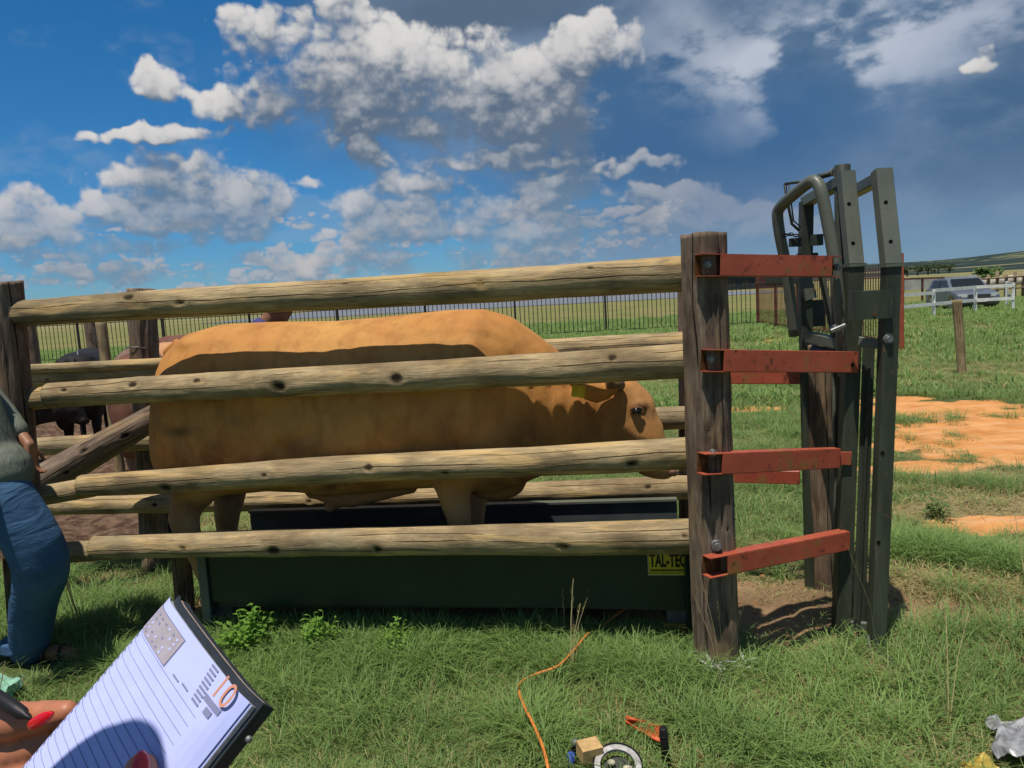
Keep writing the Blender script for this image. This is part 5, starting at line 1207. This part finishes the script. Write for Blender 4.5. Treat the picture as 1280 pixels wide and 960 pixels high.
# ruled lines, hour marks, calendar box, date
bx = [uvof(*p) for p in ((196, 753), (237, 799), (212, 833), (171, 786))]
u0_, u1_ = (bx[0][0]+bx[3][0])/2, (bx[1][0]+bx[2][0])/2; v0_, v1_ = (bx[0][1]+bx[1][1])/2, (bx[2][1]+bx[3][1])/2
for k in range(32):
    v_ = v1_+.0012+k*.0054*PW/.118; page_sheet('ruled_line', .0004, M['ink'], .004, PW*(.93 if k > 5 else .84), v_, v_+.00028, pg, .0002, 14)
    if k: page_sheet('hour_mark', .0004, M['ink'], .003, .0062, v_-.0032, v_-.0012, pg, .0002, 2)
u0_ = max(u0_, .001)
page_sheet('calendar_rim', .0004, M['ink'], u0_, u1_, v0_, v1_, pg, .0002); cb = page_sheet('calendar_box', .0007, M['calbox'], u0_+.0006, u1_-.0006, v0_+.0006, v1_-.0006, pg, .0002)
for i in range(7):
    for j in range(5):
        if random.random() < .8:
            u_ = u0_+(u1_-u0_)*(.08+.13*i); v_ = v0_+(v1_-v0_)*(.16+.17*j); page_sheet('printed_day', .001, M['ink'] if random.random() < .15 else M['paper'], u_, u_+.0026, v_, v_+.0014, pg, .0002, 2)
def ptext(body, u_, v_, size, m_, bold=0.0, italic=.0):
    me = text_mesh(body, size, bold); A_ = Matrix((du, -dv, DN)).transposed(); me.transform(Matrix.Translation(PG(u_, v_, .0005)-worldloc(pg)) @ A_.to_4x4()); return link('printed_date', me, pg, m_)
uu, vv = uvof(281, 866); ptext('10', uu, vv, .0215, M['orange_ink'])
for k in range(9):
    a = (247+k*3.2, 877-k*5.2); u_, v_ = uvof(*a); page_sheet('printed_row', .0006, M['ink'], u_-.004, u_+.005, v_, v_+.0013, pg, .0002, 3)
u_, v_ = uvof(266, 881); page_sheet('printed_bar', .0006, M['ink'], u_-.009, u_+.009, v_-.0018, v_+.0018, pg, .0002, 4)
u_, v_ = uvof(260, 891); page_sheet('printed_bar', .0006, M['ink'], u_-.003, u_+.004, v_-.002, v_+.002, pg, .0002, 3)
for (x, y) in ((224, 848), (235, 859)): u_, v_ = uvof(x, y); page_sheet('printed_row', .0006, M['ink'], u_-.004, u_+.005, v_, v_+.001, pg, .0002, 3)
# writer: holding hand, thumb over the page, arms, body and head outside the frame
wr_root = empty('person', (-.62, .05, 0), 'person with long red nails and a black pen holding the diary', 'person')
hb_ = MB()
k_ = 1/960*.64
def fing(pts, rads, offs): cap_(hb_, [PX(x, y, o_) for (x, y), o_ in zip(pts, offs)], [r_*k_ for r_ in rads], 14)
fing([(-150, 940), (-90, 915), (-35, 903), (10, 902), (45, 897), (84, 890)], [34, 26, 23, 22, 18, 13], [-.05, -.035, -.020, -.016, -.016, -.018])
fing([(-150, 990), (-60, 960), (0, 945), (40, 935), (75, 925)], [34, 24, 20, 17, 13], [-.06, -.045, -.036, -.034, -.034])
fing([(-150, 1040), (-60, 1010), (0, 985), (60, 965)], [34, 24, 20, 14], [-.065, -.05, -.044, -.042])
fing([(-150, 1080), (-60, 1060), (0, 1035), (50, 1015)], [32, 22, 18, 13], [-.065, -.055, -.05, -.046])
fing([(-190, 960), (-190, 1090)], [52, 52], [-.075, -.085])
WL = PX(-250, 1040, -.10)
# second hand below the page, thumb laid on it
fing([(150, 1120), (160, 1050), (172, 1005), (176, 962)], [30, 23, 20, 15], [-.02, .002, .010, .008])
for i, x in enumerate((215, 250, 285, 315)): fing([(175, 1140), (x, 1100), (x+8, 1050), (x, 1010+i*6)], [30, 18, 16, 12], [-.04, -.045, -.05, -.044])
fing([(140, 1150), (210, 1160)], [48, 44], [-.035, -.045])
WR_ = PX(120, 1260, -.06)
SH = Vector((-.62, .02, 1.50))
cap_(hb_, [PX(-190, 1030, -.08), WL, Vector((-.80, .25, 1.18)), Vector((-.84, .02, 1.48))], [.032, .028, .042, .05], 16)
cap_(hb_, [PX(170, 1150, -.04), WR_, Vector((-.32, .02, 1.10)), Vector((-.42, -.10, 1.47))], [.03, .027, .042, .05], 16)
HC = PX(22, 1185)+SUN_DIR*.50
hd_ = MB(); FW = Vector((.35, .45, -.75))
hb_.ell((-.62, -.02, 1.40), (.19, .11, .18), None, 20, 14); cap_(hb_, [(-.60, .02, 1.52), (HC.x-.06, HC.y-.12, HC.z-.10), HC], [.07, .055, .06], 16)
Mx, f_, r_, u = headmesh(hb_, HC, FW, .92)
me = remesh(hb_, .0026, 5); shift(me, worldloc(wr_root)); link('body', me, wr_root, M['skin2'])
eyes(wr_root, HC, f_, r_, u, .92)
o = MB(); o.ell(HC+u*.03-f_*.02, (.078, .092, .085), Mx, 20, 14); mk('hair', o, .008, M['dark'], wr_root, 2)
o = MB(); cap_(o, [(-.62, -.02, 1.42), (-.64, -.06, 1.15), (-.66, -.08, .95)], [.17, .16, .17], 20); cap_(o, [(-.84, .02, 1.48), (-.80, .25, 1.18), Vector((-.80, .25, 1.18)).lerp(WL, .6)], [.075, .06, .045]); cap_(o, [(-.42, -.10, 1.47), (-.32, .02, 1.10), Vector((-.32, .02, 1.10)).lerp(WR_, .35)], [.075, .06, .045])
mk('blouse', o, .012, M['pale'], wr_root, 4)
o = MB(); cap_(o, [(-.66, -.08, 1.0), (-.66, -.08, .85)], [.16, .17], 20)
for s_ in (-1, 1): cap_(o, [(-.66+s_*.1, -.08, .9), (-.66+s_*.11, -.05, .5), (-.66+s_*.12, -.1, .06)], [.10, .08, .065], 16); o.ell((-.66+s_*.12, -.02, .04), (.045, .13, .04))
mk('trousers', o, .014, M['dark'], wr_root, 4)
def nail(pc, tip, w_, L0, n_):
    a = (tip-pc); L_ = a.length; a.normalize(); n_ = (n_-a*n_.dot(a)).normalized(); s_ = a.cross(n_); o = MB(); rg = []
    for f_, ww in ((0, .55), (.15, .9), (.5, 1.0), (.75, .85), (.92, .5), (1.0, .12)):
        rg.append([pc+a*L_*f_+s_*math.sin(t_)*w_*ww+n_*(math.cos(t_)*w_*ww*.55-w_*.3+.0012) for t_ in np.linspace(-1.25, 1.25, 9)]+[pc+a*L_*f_+s_*math.sin(t_)*w_*ww*.9+n_*(math.cos(t_)*w_*ww*.45-w_*.34) for t_ in np.linspace(1.25, -1.25, 9)])
    loft(o, rg); return o.build('fingernail', M['nail'], wr_root)
vd = (Vector(C0)-PX(50, 900)).normalized()
nail(PX(36, 909, -.0005), PX(66, 891, .0005), .0046, 0, vd)
nail(PX(175, 975, .018), PX(177, 937, .016), .0056, 0, (Vector(C0)-PX(175, 950)).normalized())
pn = empty('pen', PX(0, 878, .01), 'black pen held against the finger at the left of the diary', 'pen')
o = MB(); a, b = PX(-90, 815, .03), PX(28, 892, .001); o.tube([a, a.lerp(b, .9), b, PX(33, 895, 0), PX(41, 900, -.001)], [.0052, .0052, .0046, .0022, .0006], 14); o.build('barrel', M['black'], pn)
o = MB(); o.tube([PX(-60, 830, .036), PX(-10, 866, .018)], .0018, 8); o.build('clip', M['gate_in'], pn)
# ------------------------------------------------------------------ small things in the grass
M['cord'] = flat('orange_cord', (.60, .20, .04), .55, .3, var=.3, sc=60)
def path_on_ground(pts, zs): return [gr(x, y, z) for (x, y), z in zip(pts, zs)]
o = MB(); o.tube(smoothpath(path_on_ground([(800, 752), (775, 765), (748, 786), (735, 792), (718, 812), (698, 832), (672, 842), (655, 850), (648, 860), (654, 880), (664, 900), (674, 922), (681, 942), (686, 965), (690, 990)],
    [.12, .10, .06, .08, .085, .08, .06, .03, .07, .085, .09, .09, .085, .07, .05])), .0062, 8); tag(o.build('cord', M['cord']), 'orange cord winding through the grass from under the platform', 'cord')
# half-buried hub
gh = gr(772, 966, .05); hub = empty('steel_hub', gh, 'worn pale steel hub ring lying in the grass with stones inside', 'wheel hub')
M['oldsteel'] = flat('scuffed_steel', (.42, .40, .38), .45, .4, .4, var=.45, sc=30); M['stone'] = flat('pale_pebble', (.50, .44, .32), .85, var=.3, sc=30)
Rt = Matrix.Rotation(R(22), 3, 'X')
def ringm(r0, r1, h_, z0):
    o = MB(); n = 40; pr_ = [(r0, z0), (r1, z0), (r1, z0+h_), (r0, z0+h_)]; vs = [gh+Rt @ Vector((math.cos(a)*r_, math.sin(a)*r_, z)) for a in np.arange(n)*2*math.pi/n for r_, z in pr_]
    o.add(vs, [(i*4+k, i*4+(k+1) % 4, ((i+1) % n)*4+(k+1) % 4, ((i+1) % n)*4+k) for i in range(n) for k in range(4)], 0, False); return o
ringm(.060, .080, .012, .03).build('rim_ring', M['oldsteel'], hub); ringm(.080, .086, .022, .022).build('tyre_edge', M['eye'], hub); ringm(.0, .060, .006, .0).build('hub_plate', M['gate_in'], hub)
for k in range(9):
    o = MB(); a = k*2.1; p = gh+Rt @ Vector((math.cos(a)*.03*(1+.3*(k % 2)), math.sin(a)*.03, .02)); o.ell(p, (.013, .011, .010), Matrix.Rotation(a, 3, 'Z'), 8, 6); tag(o.build('pebble', M['stone'], hub))
o = MB(); p = gr(737, 938, .11); o.box(p, (.075, .062, .052), Matrix.Rotation(.3, 3, 'Z') @ Matrix.Rotation(.12, 3, 'X')); wb = o.build('wood_offcut', flat('offcut', (.52, .33, .14), .8, var=.25, sc=25)); tag(wb, 'small square wood offcut resting on the steel hub', 'wood offcut')
kb = empty('valve_knob', gr(719, 934, .06), 'small dark round knob on a stalk beside the wood offcut', 'knob')
o = MB(); p = gr(719, 928, .10); o.ell(p, (.016, .016, .014)); o.build('knob_head', M['gate'], kb); o = MB(); q_ = gr(716, 945, .03); o.tube([p, q_, q_-Vector((0, 0, .04))], [.007, .012, .012], 10); o.build('stalk', M['black'], kb)
o = MB(); p = gr(714, 952, .04); o.tube([p-Vector((0, 0, .03)), p+Vector((0, 0, .03))], .014, 12); o.build('blue_collar', flat('blue_plastic', (.04, .08, .35), .4), kb)
# orange mesh scrap
o = MB(); vs = []; nx_, ny_ = 14, 7
for j in range(ny_+1):
    for i in range(nx_+1):
        f_, g_ = i/nx_, j/ny_; x = 782+f_*50; y = 894+f_*14+g_*(10+f_*14); p = gr(x, y, .055+.018*math.sin(f_*7+g_*3)+.012*math.sin(g_*9)); vs.append(p)
fs = [(j*(nx_+1)+i, j*(nx_+1)+i+1, (j+1)*(nx_+1)+i+1, (j+1)*(nx_+1)+i) for j in range(ny_) for i in range(nx_) if not (4 <= i <= 9 and j in (1, 2) and (i+j) % 3)]
o.add(vs, fs, 0, True); o.add([v-Vector((0, 0, .0015)) for v in vs], [f_[::-1] for f_ in fs], 0, True)
tag(o.build('orange_scrap', flat('orange_plastic', (.62, .11, .035), .5, .35, var=.25, sc=50)), 'torn orange plastic scrap lying in the grass by the black pipe', 'plastic scrap')
o = MB(); p = gr(835, 968, 0); q_ = at(829, 909, p.y+.01); o.tube([p-Vector((0, 0, .05)), q_-Vector((0, 0, .01)), q_], [.015, .015, .012], 16); o.tube([q_-Vector((0, 0, .035)), q_-Vector((0, 0, .028))], .0165, 16); tag(o.build('black_pipe', M['black']), 'short black pipe standing up in the grass', 'pipe')
def crumple(name, cpx, w_px, h_px, z, m_, label, seed):
    o = MB(); n = 12; vs = []
    for j in range(n+1):
        for i in range(n+1):
            f_, g_ = i/n-.5, j/n-.5; k = 1-.5*(g_+.5)*(abs(f_)); p = gr(cpx[0]+f_*w_px*k+6*math.sin(g_*9+seed), cpx[1]+g_*h_px+5*math.sin(f_*8+seed), .02); p.z = z*(.5+fbm([[f_*5+seed, g_*5, seed]], 3)[0]*1.3)*(1-1.2*(f_*f_+g_*g_)); vs.append(p)
    fs = [(j*(n+1)+i, j*(n+1)+i+1, (j+1)*(n+1)+i+1, (j+1)*(n+1)+i) for j in range(n) for i in range(n)]
    o.add(vs, fs, 0, False); o.add([v-Vector((0, 0, .002)) for v in vs], [f_[::-1] for f_ in fs], 0, False); tag(o.build(name, m_), label, 'plastic litter')
crumple('plastic_sheet', (1276, 938), 80, 48, .09, flat('grey_plastic', (.33, .33, .34), .35, .5, var=.45, sc=18), 'crumpled grey plastic sheet in the grass at the bottom right corner', 2)
crumple('yellow_bag', (1222, 972), 46, 26, .06, flat('yellow_plastic', (.50, .36, .07), .45, .4, var=.2, sc=20), 'yellow plastic bag scrap beside the grey plastic sheet', 4)
crumple('green_bag', (4, 868), 50, 28, .08, flat('mint_plastic', (.22, .42, .30), .4, .4, var=.3, sc=20), 'crumpled mint green plastic bag behind the diary at the left edge', 7)
# clods of dug soil before the platform
M['clod'] = flat('red_clod', (.33, .155, .07), .95, .05, var=.35, sc=40, bmp=.8)
cl_ = MB(); cr = random.Random(3)
for k in range(70):
    c = gr(cr.gauss(662, 22), cr.gauss(805, 5)) if k < 40 else gr(cr.gauss(985, 40), cr.gauss(765, 18)); s_ = cr.uniform(.008, .026)*(1.25 if k < 6 else .8); c.z = s_*.4+.02
    cl_.ell(c, (s_, s_*.85, s_*.7), Matrix.Rotation(cr.random()*3, 3, 'Z') @ Matrix.Rotation(cr.random(), 3, 'X'), 7, 5)
tag(cl_.build('soil_clods', M['clod']), kind='stuff', label='loose red clods of dug soil by the platform and gate')

# ------------------------------------------------------------------ grass and weeds
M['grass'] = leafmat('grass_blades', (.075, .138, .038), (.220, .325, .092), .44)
M['straw'] = leafmat('straw_blades', (.26, .20, .085), (.42, .34, .16), .3)
M['weed'] = leafmat('weed_leaves', (.12, .25, .03), (.22, .38, .06), .45)
M['silver'] = leafmat('silver_leaves', (.30, .33, .24), (.45, .47, .36), .3)
hid = bpy.data.collections.new('tufts')
def tuft(name, nb, hmin, hmax, spread, wd, lean, seed, dry=0.0, seeds=0):
    rr = random.Random(seed); V_, F_, MI, TP = [], [], [], []
    for k in range(nb):
        a = rr.random()*6.283; r_ = spread*math.sqrt(rr.random()); h_ = rr.uniform(hmin, hmax); b = Vector((math.cos(a)*r_, math.sin(a)*r_, -.012)); a2 = a+rr.gauss(0, .9); ln = lean*rr.uniform(.3, 1.4)
        dr = Vector((math.cos(a2), math.sin(a2), 0)); sd = Vector((-dr.y, dr.x, 0))*wd*rr.uniform(.6, 1.3); i0 = len(V_); dk = 1 if rr.random() < dry else 0
        for f_, ww in ((0, .8), (.4, 1), (.75, .65)):
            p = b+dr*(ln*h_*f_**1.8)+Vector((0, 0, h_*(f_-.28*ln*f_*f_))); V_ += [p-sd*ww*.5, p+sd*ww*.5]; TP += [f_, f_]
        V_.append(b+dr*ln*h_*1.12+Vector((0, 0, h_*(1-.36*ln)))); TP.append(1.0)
        F_ += [(i0, i0+1, i0+3, i0+2), (i0+2, i0+3, i0+5, i0+4), (i0+4, i0+5, i0+6)]; MI += [dk]*3
    for k in range(seeds):
        a = rr.random()*6.283; h_ = rr.uniform(hmax*1.3, hmax*2.0); i0 = len(V_); dr = Vector((math.cos(a), math.sin(a), 0))*.25*h_; q_ = [Vector((0, 0, 0)), dr*.4+Vector((0, 0, h_*.6)), dr+Vector((0, 0, h_))]
        for p, ww in zip(q_, (.002, .0015, .001)): V_ += [p+Vector((-ww, 0, 0)), p+Vector((ww, 0, 0))]; TP += [1, 1]
        F_ += [(i0, i0+1, i0+3, i0+2), (i0+2, i0+3, i0+5, i0+4)]; MI += [1, 1]
        for j in range(10):
            p = q_[2]-(q_[2]-q_[1])*(j*.045); i0 = len(V_); aa = rr.random()*6.28; e_ = Vector((math.cos(aa)*.007, math.sin(aa)*.007, .012)); V_ += [p, p+e_*.6+Vector((.002, 0, 0)), p+e_]; TP += [1]*3; F_.append((i0, i0+1, i0+2)); MI.append(1)
    me = bpy.data.meshes.new(name); me.from_pydata([tuple(v) for v in V_], [], F_); me.materials.append(M['grass']); me.materials.append(M['straw']); me.polygons.foreach_set('material_index', MI); me.polygons.foreach_set('use_smooth', [True]*len(F_))
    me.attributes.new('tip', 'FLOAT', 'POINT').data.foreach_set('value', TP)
    o = bpy.data.objects.new(name, me); hid.objects.link(o); return o
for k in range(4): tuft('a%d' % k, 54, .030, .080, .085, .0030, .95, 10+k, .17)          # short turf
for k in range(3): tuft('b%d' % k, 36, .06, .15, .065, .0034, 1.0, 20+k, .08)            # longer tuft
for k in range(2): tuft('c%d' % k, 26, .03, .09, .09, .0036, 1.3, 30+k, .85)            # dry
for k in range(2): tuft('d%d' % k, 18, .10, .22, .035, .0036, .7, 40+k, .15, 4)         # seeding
for k in range(2): tuft('e%d' % k, 40, .05, .12, .22, .012, .8, 50+k, .08)              # coarse, for far off
NTF = dict(a=(0, 4), b=(4, 3), c=(7, 2), d=(9, 2), e=(11, 2))
pts, idx, scl, rot = [], [], [], []
gr_rng = np.random.default_rng(5)
def scatter(y0, y1, dens, base_sc, kinds, xk=.78, x0=.8):
    A_ = (y1-y0)*(xk*(y0+y1)+2*x0); n = int(A_*dens); y = gr_rng.uniform(y0, y1, n*3); x = gr_rng.uniform(-1, 1, n*3)*(xk*y1+x0); ok = np.abs(x) < xk*y+x0; x, y = x[ok][:n], y[ok][:n]
    soil, org, mud, dry = fields(x, y); v = gr_rng.random(len(x)); patch = n2(x, y, 1.7, 3, 12); tall = n2(x, y, .9, 3, 21)
    ft = np.hypot((x-manan.x-.12)/.30, (y-manan.y+.03)/.22) > 1
    for wx_, wy_, wr_ in ((312, 820, .10), (402, 820, .06), (500, 822, .06)): wp_ = gr(wx_, wy_); ft &= np.hypot(x-wp_.x, y-wp_.y) > wr_
    keep = ft & (v > soil*1.12-.06) & (v > org*1.15-.02) & (v > mud*1.3) & (gr_rng.random(len(x)) < .62+.9*(patch-.35))
    x, y, dry, tall, soil = x[keep], y[keep], dry[keep], tall[keep], soil[keep]; z = hgt(x, y)
    for i in range(len(x)):
        u_ = gr_rng.random()
        if u_ < dry[i]*.75: k = 'c'
        else:
            u_ = gr_rng.random(); k = kinds[0] if u_ > (tall[i]-.30)*kinds[2] else (kinds[1] if gr_rng.random() < .985 else 'd')
        a_, n_ = NTF[k]; idx.append(a_+gr_rng.integers(n_)); pts.append((x[i], y[i], z[i])); scl.append(base_sc*gr_rng.uniform(.65, 1.25)*(.75+.7*tall[i])); rot.append(gr_rng.random()*6.28)
scatter(1.75, 5.0, 290, 1.0, ('a', 'b', 2.8)); scatter(5, 10, 105, 1.15, ('a', 'b', 1.0)); scatter(10, 18, 44, 1.5, ('a', 'e', .8)); scatter(18, 42, 8, 2.0, ('e', 'e', 1), .80, 2)
# longer fringe along the platform foot and round posts
for _ in range(900):
    c_ = ((985, 765, .5, .4), (1190, 760, .9, .3), (150, 728, .6, .3), (700, 812, .4, .1))[gr_rng.integers(4)]; p = gr(c_[0], c_[1]); x_, y_ = p.x+gr_rng.normal()*c_[2]*.6, p.y+gr_rng.normal()*c_[3]*.6
    pts.append((x_, y_, float(hgt(np.array([x_]), np.array([y_]))[0])-.01)); idx.append(7+gr_rng.integers(2)); scl.append(gr_rng.uniform(.25, .7)); rot.append(gr_rng.random()*6.28)
def fringe(a, b, n, sc_, k):
    for _ in range(n):
        f_ = gr_rng.random(); p = gr(a[0]+(b[0]-a[0])*f_+gr_rng.normal()*3, a[1]+(b[1]-a[1])*f_+gr_rng.normal()*5); kk = k[gr_rng.integers(len(k))]; a_, n_ = NTF[kk]
        pts.append((p.x, p.y, float(hgt(np.array([p.x]), np.array([p.y]))[0]))); idx.append(a_+gr_rng.integers(n_)); scl.append(sc_*gr_rng.uniform(.6, 1.2)); rot.append(gr_rng.random()*6.28)
fringe((240, 806), (560, 808), 330, 1.35, 'b'); fringe((560, 812), (860, 806), 170, 1.15, 'bbb'); fringe((640, 830), (880, 850), 110, 1.2, 'b'); fringe((260, 822), (560, 835), 180, 1.2, 'b'); fringe((860, 842), (925, 842), 26, .9, 'bb'); fringe((930, 828), (1030, 832), 40, .7, 'ab'); fringe((1110, 690), (1280, 715), 150, 1.4, 'bbbb'); fringe((1120, 725), (1290, 742), 70, 1.5, 'c'); fringe((640, 900), (700, 960), 24, 1.2, 'bb')
fringe((60, 800), (180, 850), 60, 1.1, 'b'); fringe((840, 900), (1000, 960), 40, 1.3, 'bb'); fringe((1120, 600), (1280, 610), 40, 1.2, 'b')
gm_ = bpy.data.meshes.new('grass'); gm_.from_pydata(pts, [], [])
gm_.attributes.new('idx', 'INT', 'POINT').data.foreach_set('value', np.array(idx, np.int32)); gm_.attributes.new('scl', 'FLOAT', 'POINT').data.foreach_set('value', np.array(scl, np.float32))
gm_.attributes.new('rot', 'FLOAT', 'POINT').data.foreach_set('value', np.array(rot, np.float32))
go_ = link('grass', gm_); tag(go_, kind='stuff', label='green grass with dry straw patches covering the ground')
gt = bpy.data.node_groups.new('scatter_grass', 'GeometryNodeTree'); gt.interface.new_socket('Geometry', in_out='INPUT', socket_type='NodeSocketGeometry'); gt.interface.new_socket('Geometry', in_out='OUTPUT', socket_type='NodeSocketGeometry')
G_ = NT(gt); gi_ = G_.new('NodeGroupInput'); goo = G_.new('NodeGroupOutput'); ip = G_.new('GeometryNodeInstanceOnPoints'); ci = G_.new('GeometryNodeCollectionInfo'); ci.inputs['Collection'].default_value = hid; ci.inputs['Separate Children'].default_value = True; ci.inputs['Reset Children'].default_value = True
def na(nm, ty): n = G_.new('GeometryNodeInputNamedAttribute', data_type=ty); n.inputs['Name'].default_value = nm; return n.outputs['Attribute']
G_.l.new(gi_.outputs[0], ip.inputs['Points']); G_.l.new(ci.outputs[0], ip.inputs['Instance']); ip.inputs['Pick Instance'].default_value = True
G_.l.new(na('idx', 'INT'), ip.inputs['Instance Index']); G_.l.new(na('scl', 'FLOAT'), ip.inputs['Scale'])
cx = G_.new('ShaderNodeCombineXYZ'); G_.l.new(na('rot', 'FLOAT'), cx.inputs[2]); e2r = G_.new('FunctionNodeEulerToRotation'); G_.l.new(cx.outputs[0], e2r.inputs[0]); G_.l.new(e2r.outputs[0], ip.inputs['Rotation'])
G_.l.new(ip.outputs[0], goo.inputs[0]); md = go_.modifiers.new('scatter', 'NODES'); md.node_group = gt
# leafy weeds
def weed(px, py, r_, h_, n, m_, label, seed, leaf=.02, narrow=.5, cat='weed'):
    rr = random.Random(seed); b = gr(px, py); root = empty('weed_plant', b, label, cat); o = MB(); st_ = MB()
    for k in range(n):
        a = rr.random()*6.28; q_ = rr.random()**.6; top = b+Vector((math.cos(a)*r_*q_, math.sin(a)*r_*q_, h_*rr.uniform(.45, 1)*(1-.4*q_))); st_.tube([b, b.lerp(top, .5)+Vector((0, 0, .01)), top], [.0022, .0018, .001], 5)
        for j in range(7):
            p = b.lerp(top, .35+.65*j/6); a2 = rr.random()*6.28; d_ = Vector((math.cos(a2), math.sin(a2), rr.uniform(-.1, .7))).normalized(); L_ = leaf*rr.uniform(.7, 1.4); s_ = d_.cross(Vector((0, 0, 1))).normalized()*L_*narrow*.5
            o.add([p, p+d_*L_*.4+s_, p+d_*L_+Vector((0, 0, -.15*L_)), p+d_*L_*.4-s_, p+d_*L_*.45+Vector((0, 0, .08*L_))], [(0, 1, 4), (1, 2, 4), (2, 3, 4), (3, 0, 4)])
    st_.build('stems', m_, root); o.build('leaves', m_, root)
weed(312, 820, .15, .30, 70, M['weed'], 'bright green leafy weed by the platform foot near the diary', 1, .036, .55)
weed(402, 820, .11, .26, 36, M['weed'], 'smaller green weed right of the bright one along the platform', 2, .03, .5)
weed(500, 822, .12, .22, 30, M['weed'], 'low green weed before the middle of the platform', 3, .028, .5)
weed(1168, 650, .12, .24, 14, M['grass'], 'dark stalky weed between the gate and the orange ground', 4, .06, .25)
weed(902, 840, .10, .11, 16, M['silver'], 'silvery narrow leafed sprig at the foot of the weathered post', 5, .075, .20)
weed(1120, 826, .06, .05, 10, M['weed'], 'tiny green sprout with reddish tips beside the gate foot plate', 6, .02, .5)
# dead twigs by the stub post
tw = MB(); rr = random.Random(9); b = gr(245, 782)
for k in range(9):
    a = rr.uniform(-1.2, 1.2); t1 = b+Vector((math.sin(a)*.10, rr.uniform(-.04, .04), .10+.08*math.cos(a))); tw.tube([b, b.lerp(t1, .5)+Vector((rr.uniform(-.02, .02), 0, .01)), t1], [.003, .0022, .0012], 5); t2 = t1+Vector((rr.uniform(-.05, .05), 0, .04)); tw.tube([b.lerp(t1, .6), t2], [.0018, .0008], 4)
tag(tw.build('dry_twigs', M['straw']), 'bundle of dry twigs in front of the brown stub post', 'twigs')
# tall seeding stalks before the platform
sd_ = empty('seed_stalks', gr(706, 800), 'tall seeding grass stalks standing before the dark platform', 'grass stalks')
for (px, yt, yb) in ((703, 735, 806), (722, 762, 808), (675, 770, 810), (694, 742, 800), (716, 770, 812)):
    o = MB(); b = gr(px+2, yb); t_ = at(px, yt, b.y); o.tube([b, b.lerp(t_, .5)+Vector((.004, 0, 0)), t_], [.0022, .0018, .001], 6)
    for j in range(16): p = t_.lerp(b, j*.028); a = random.random()*6.28; o.ell(p+Vector((math.cos(a)*.005, math.sin(a)*.005, 0)), (.0022, .0022, .006), None, 5, 4)
    o.build('stalk', M['straw'], sd_)
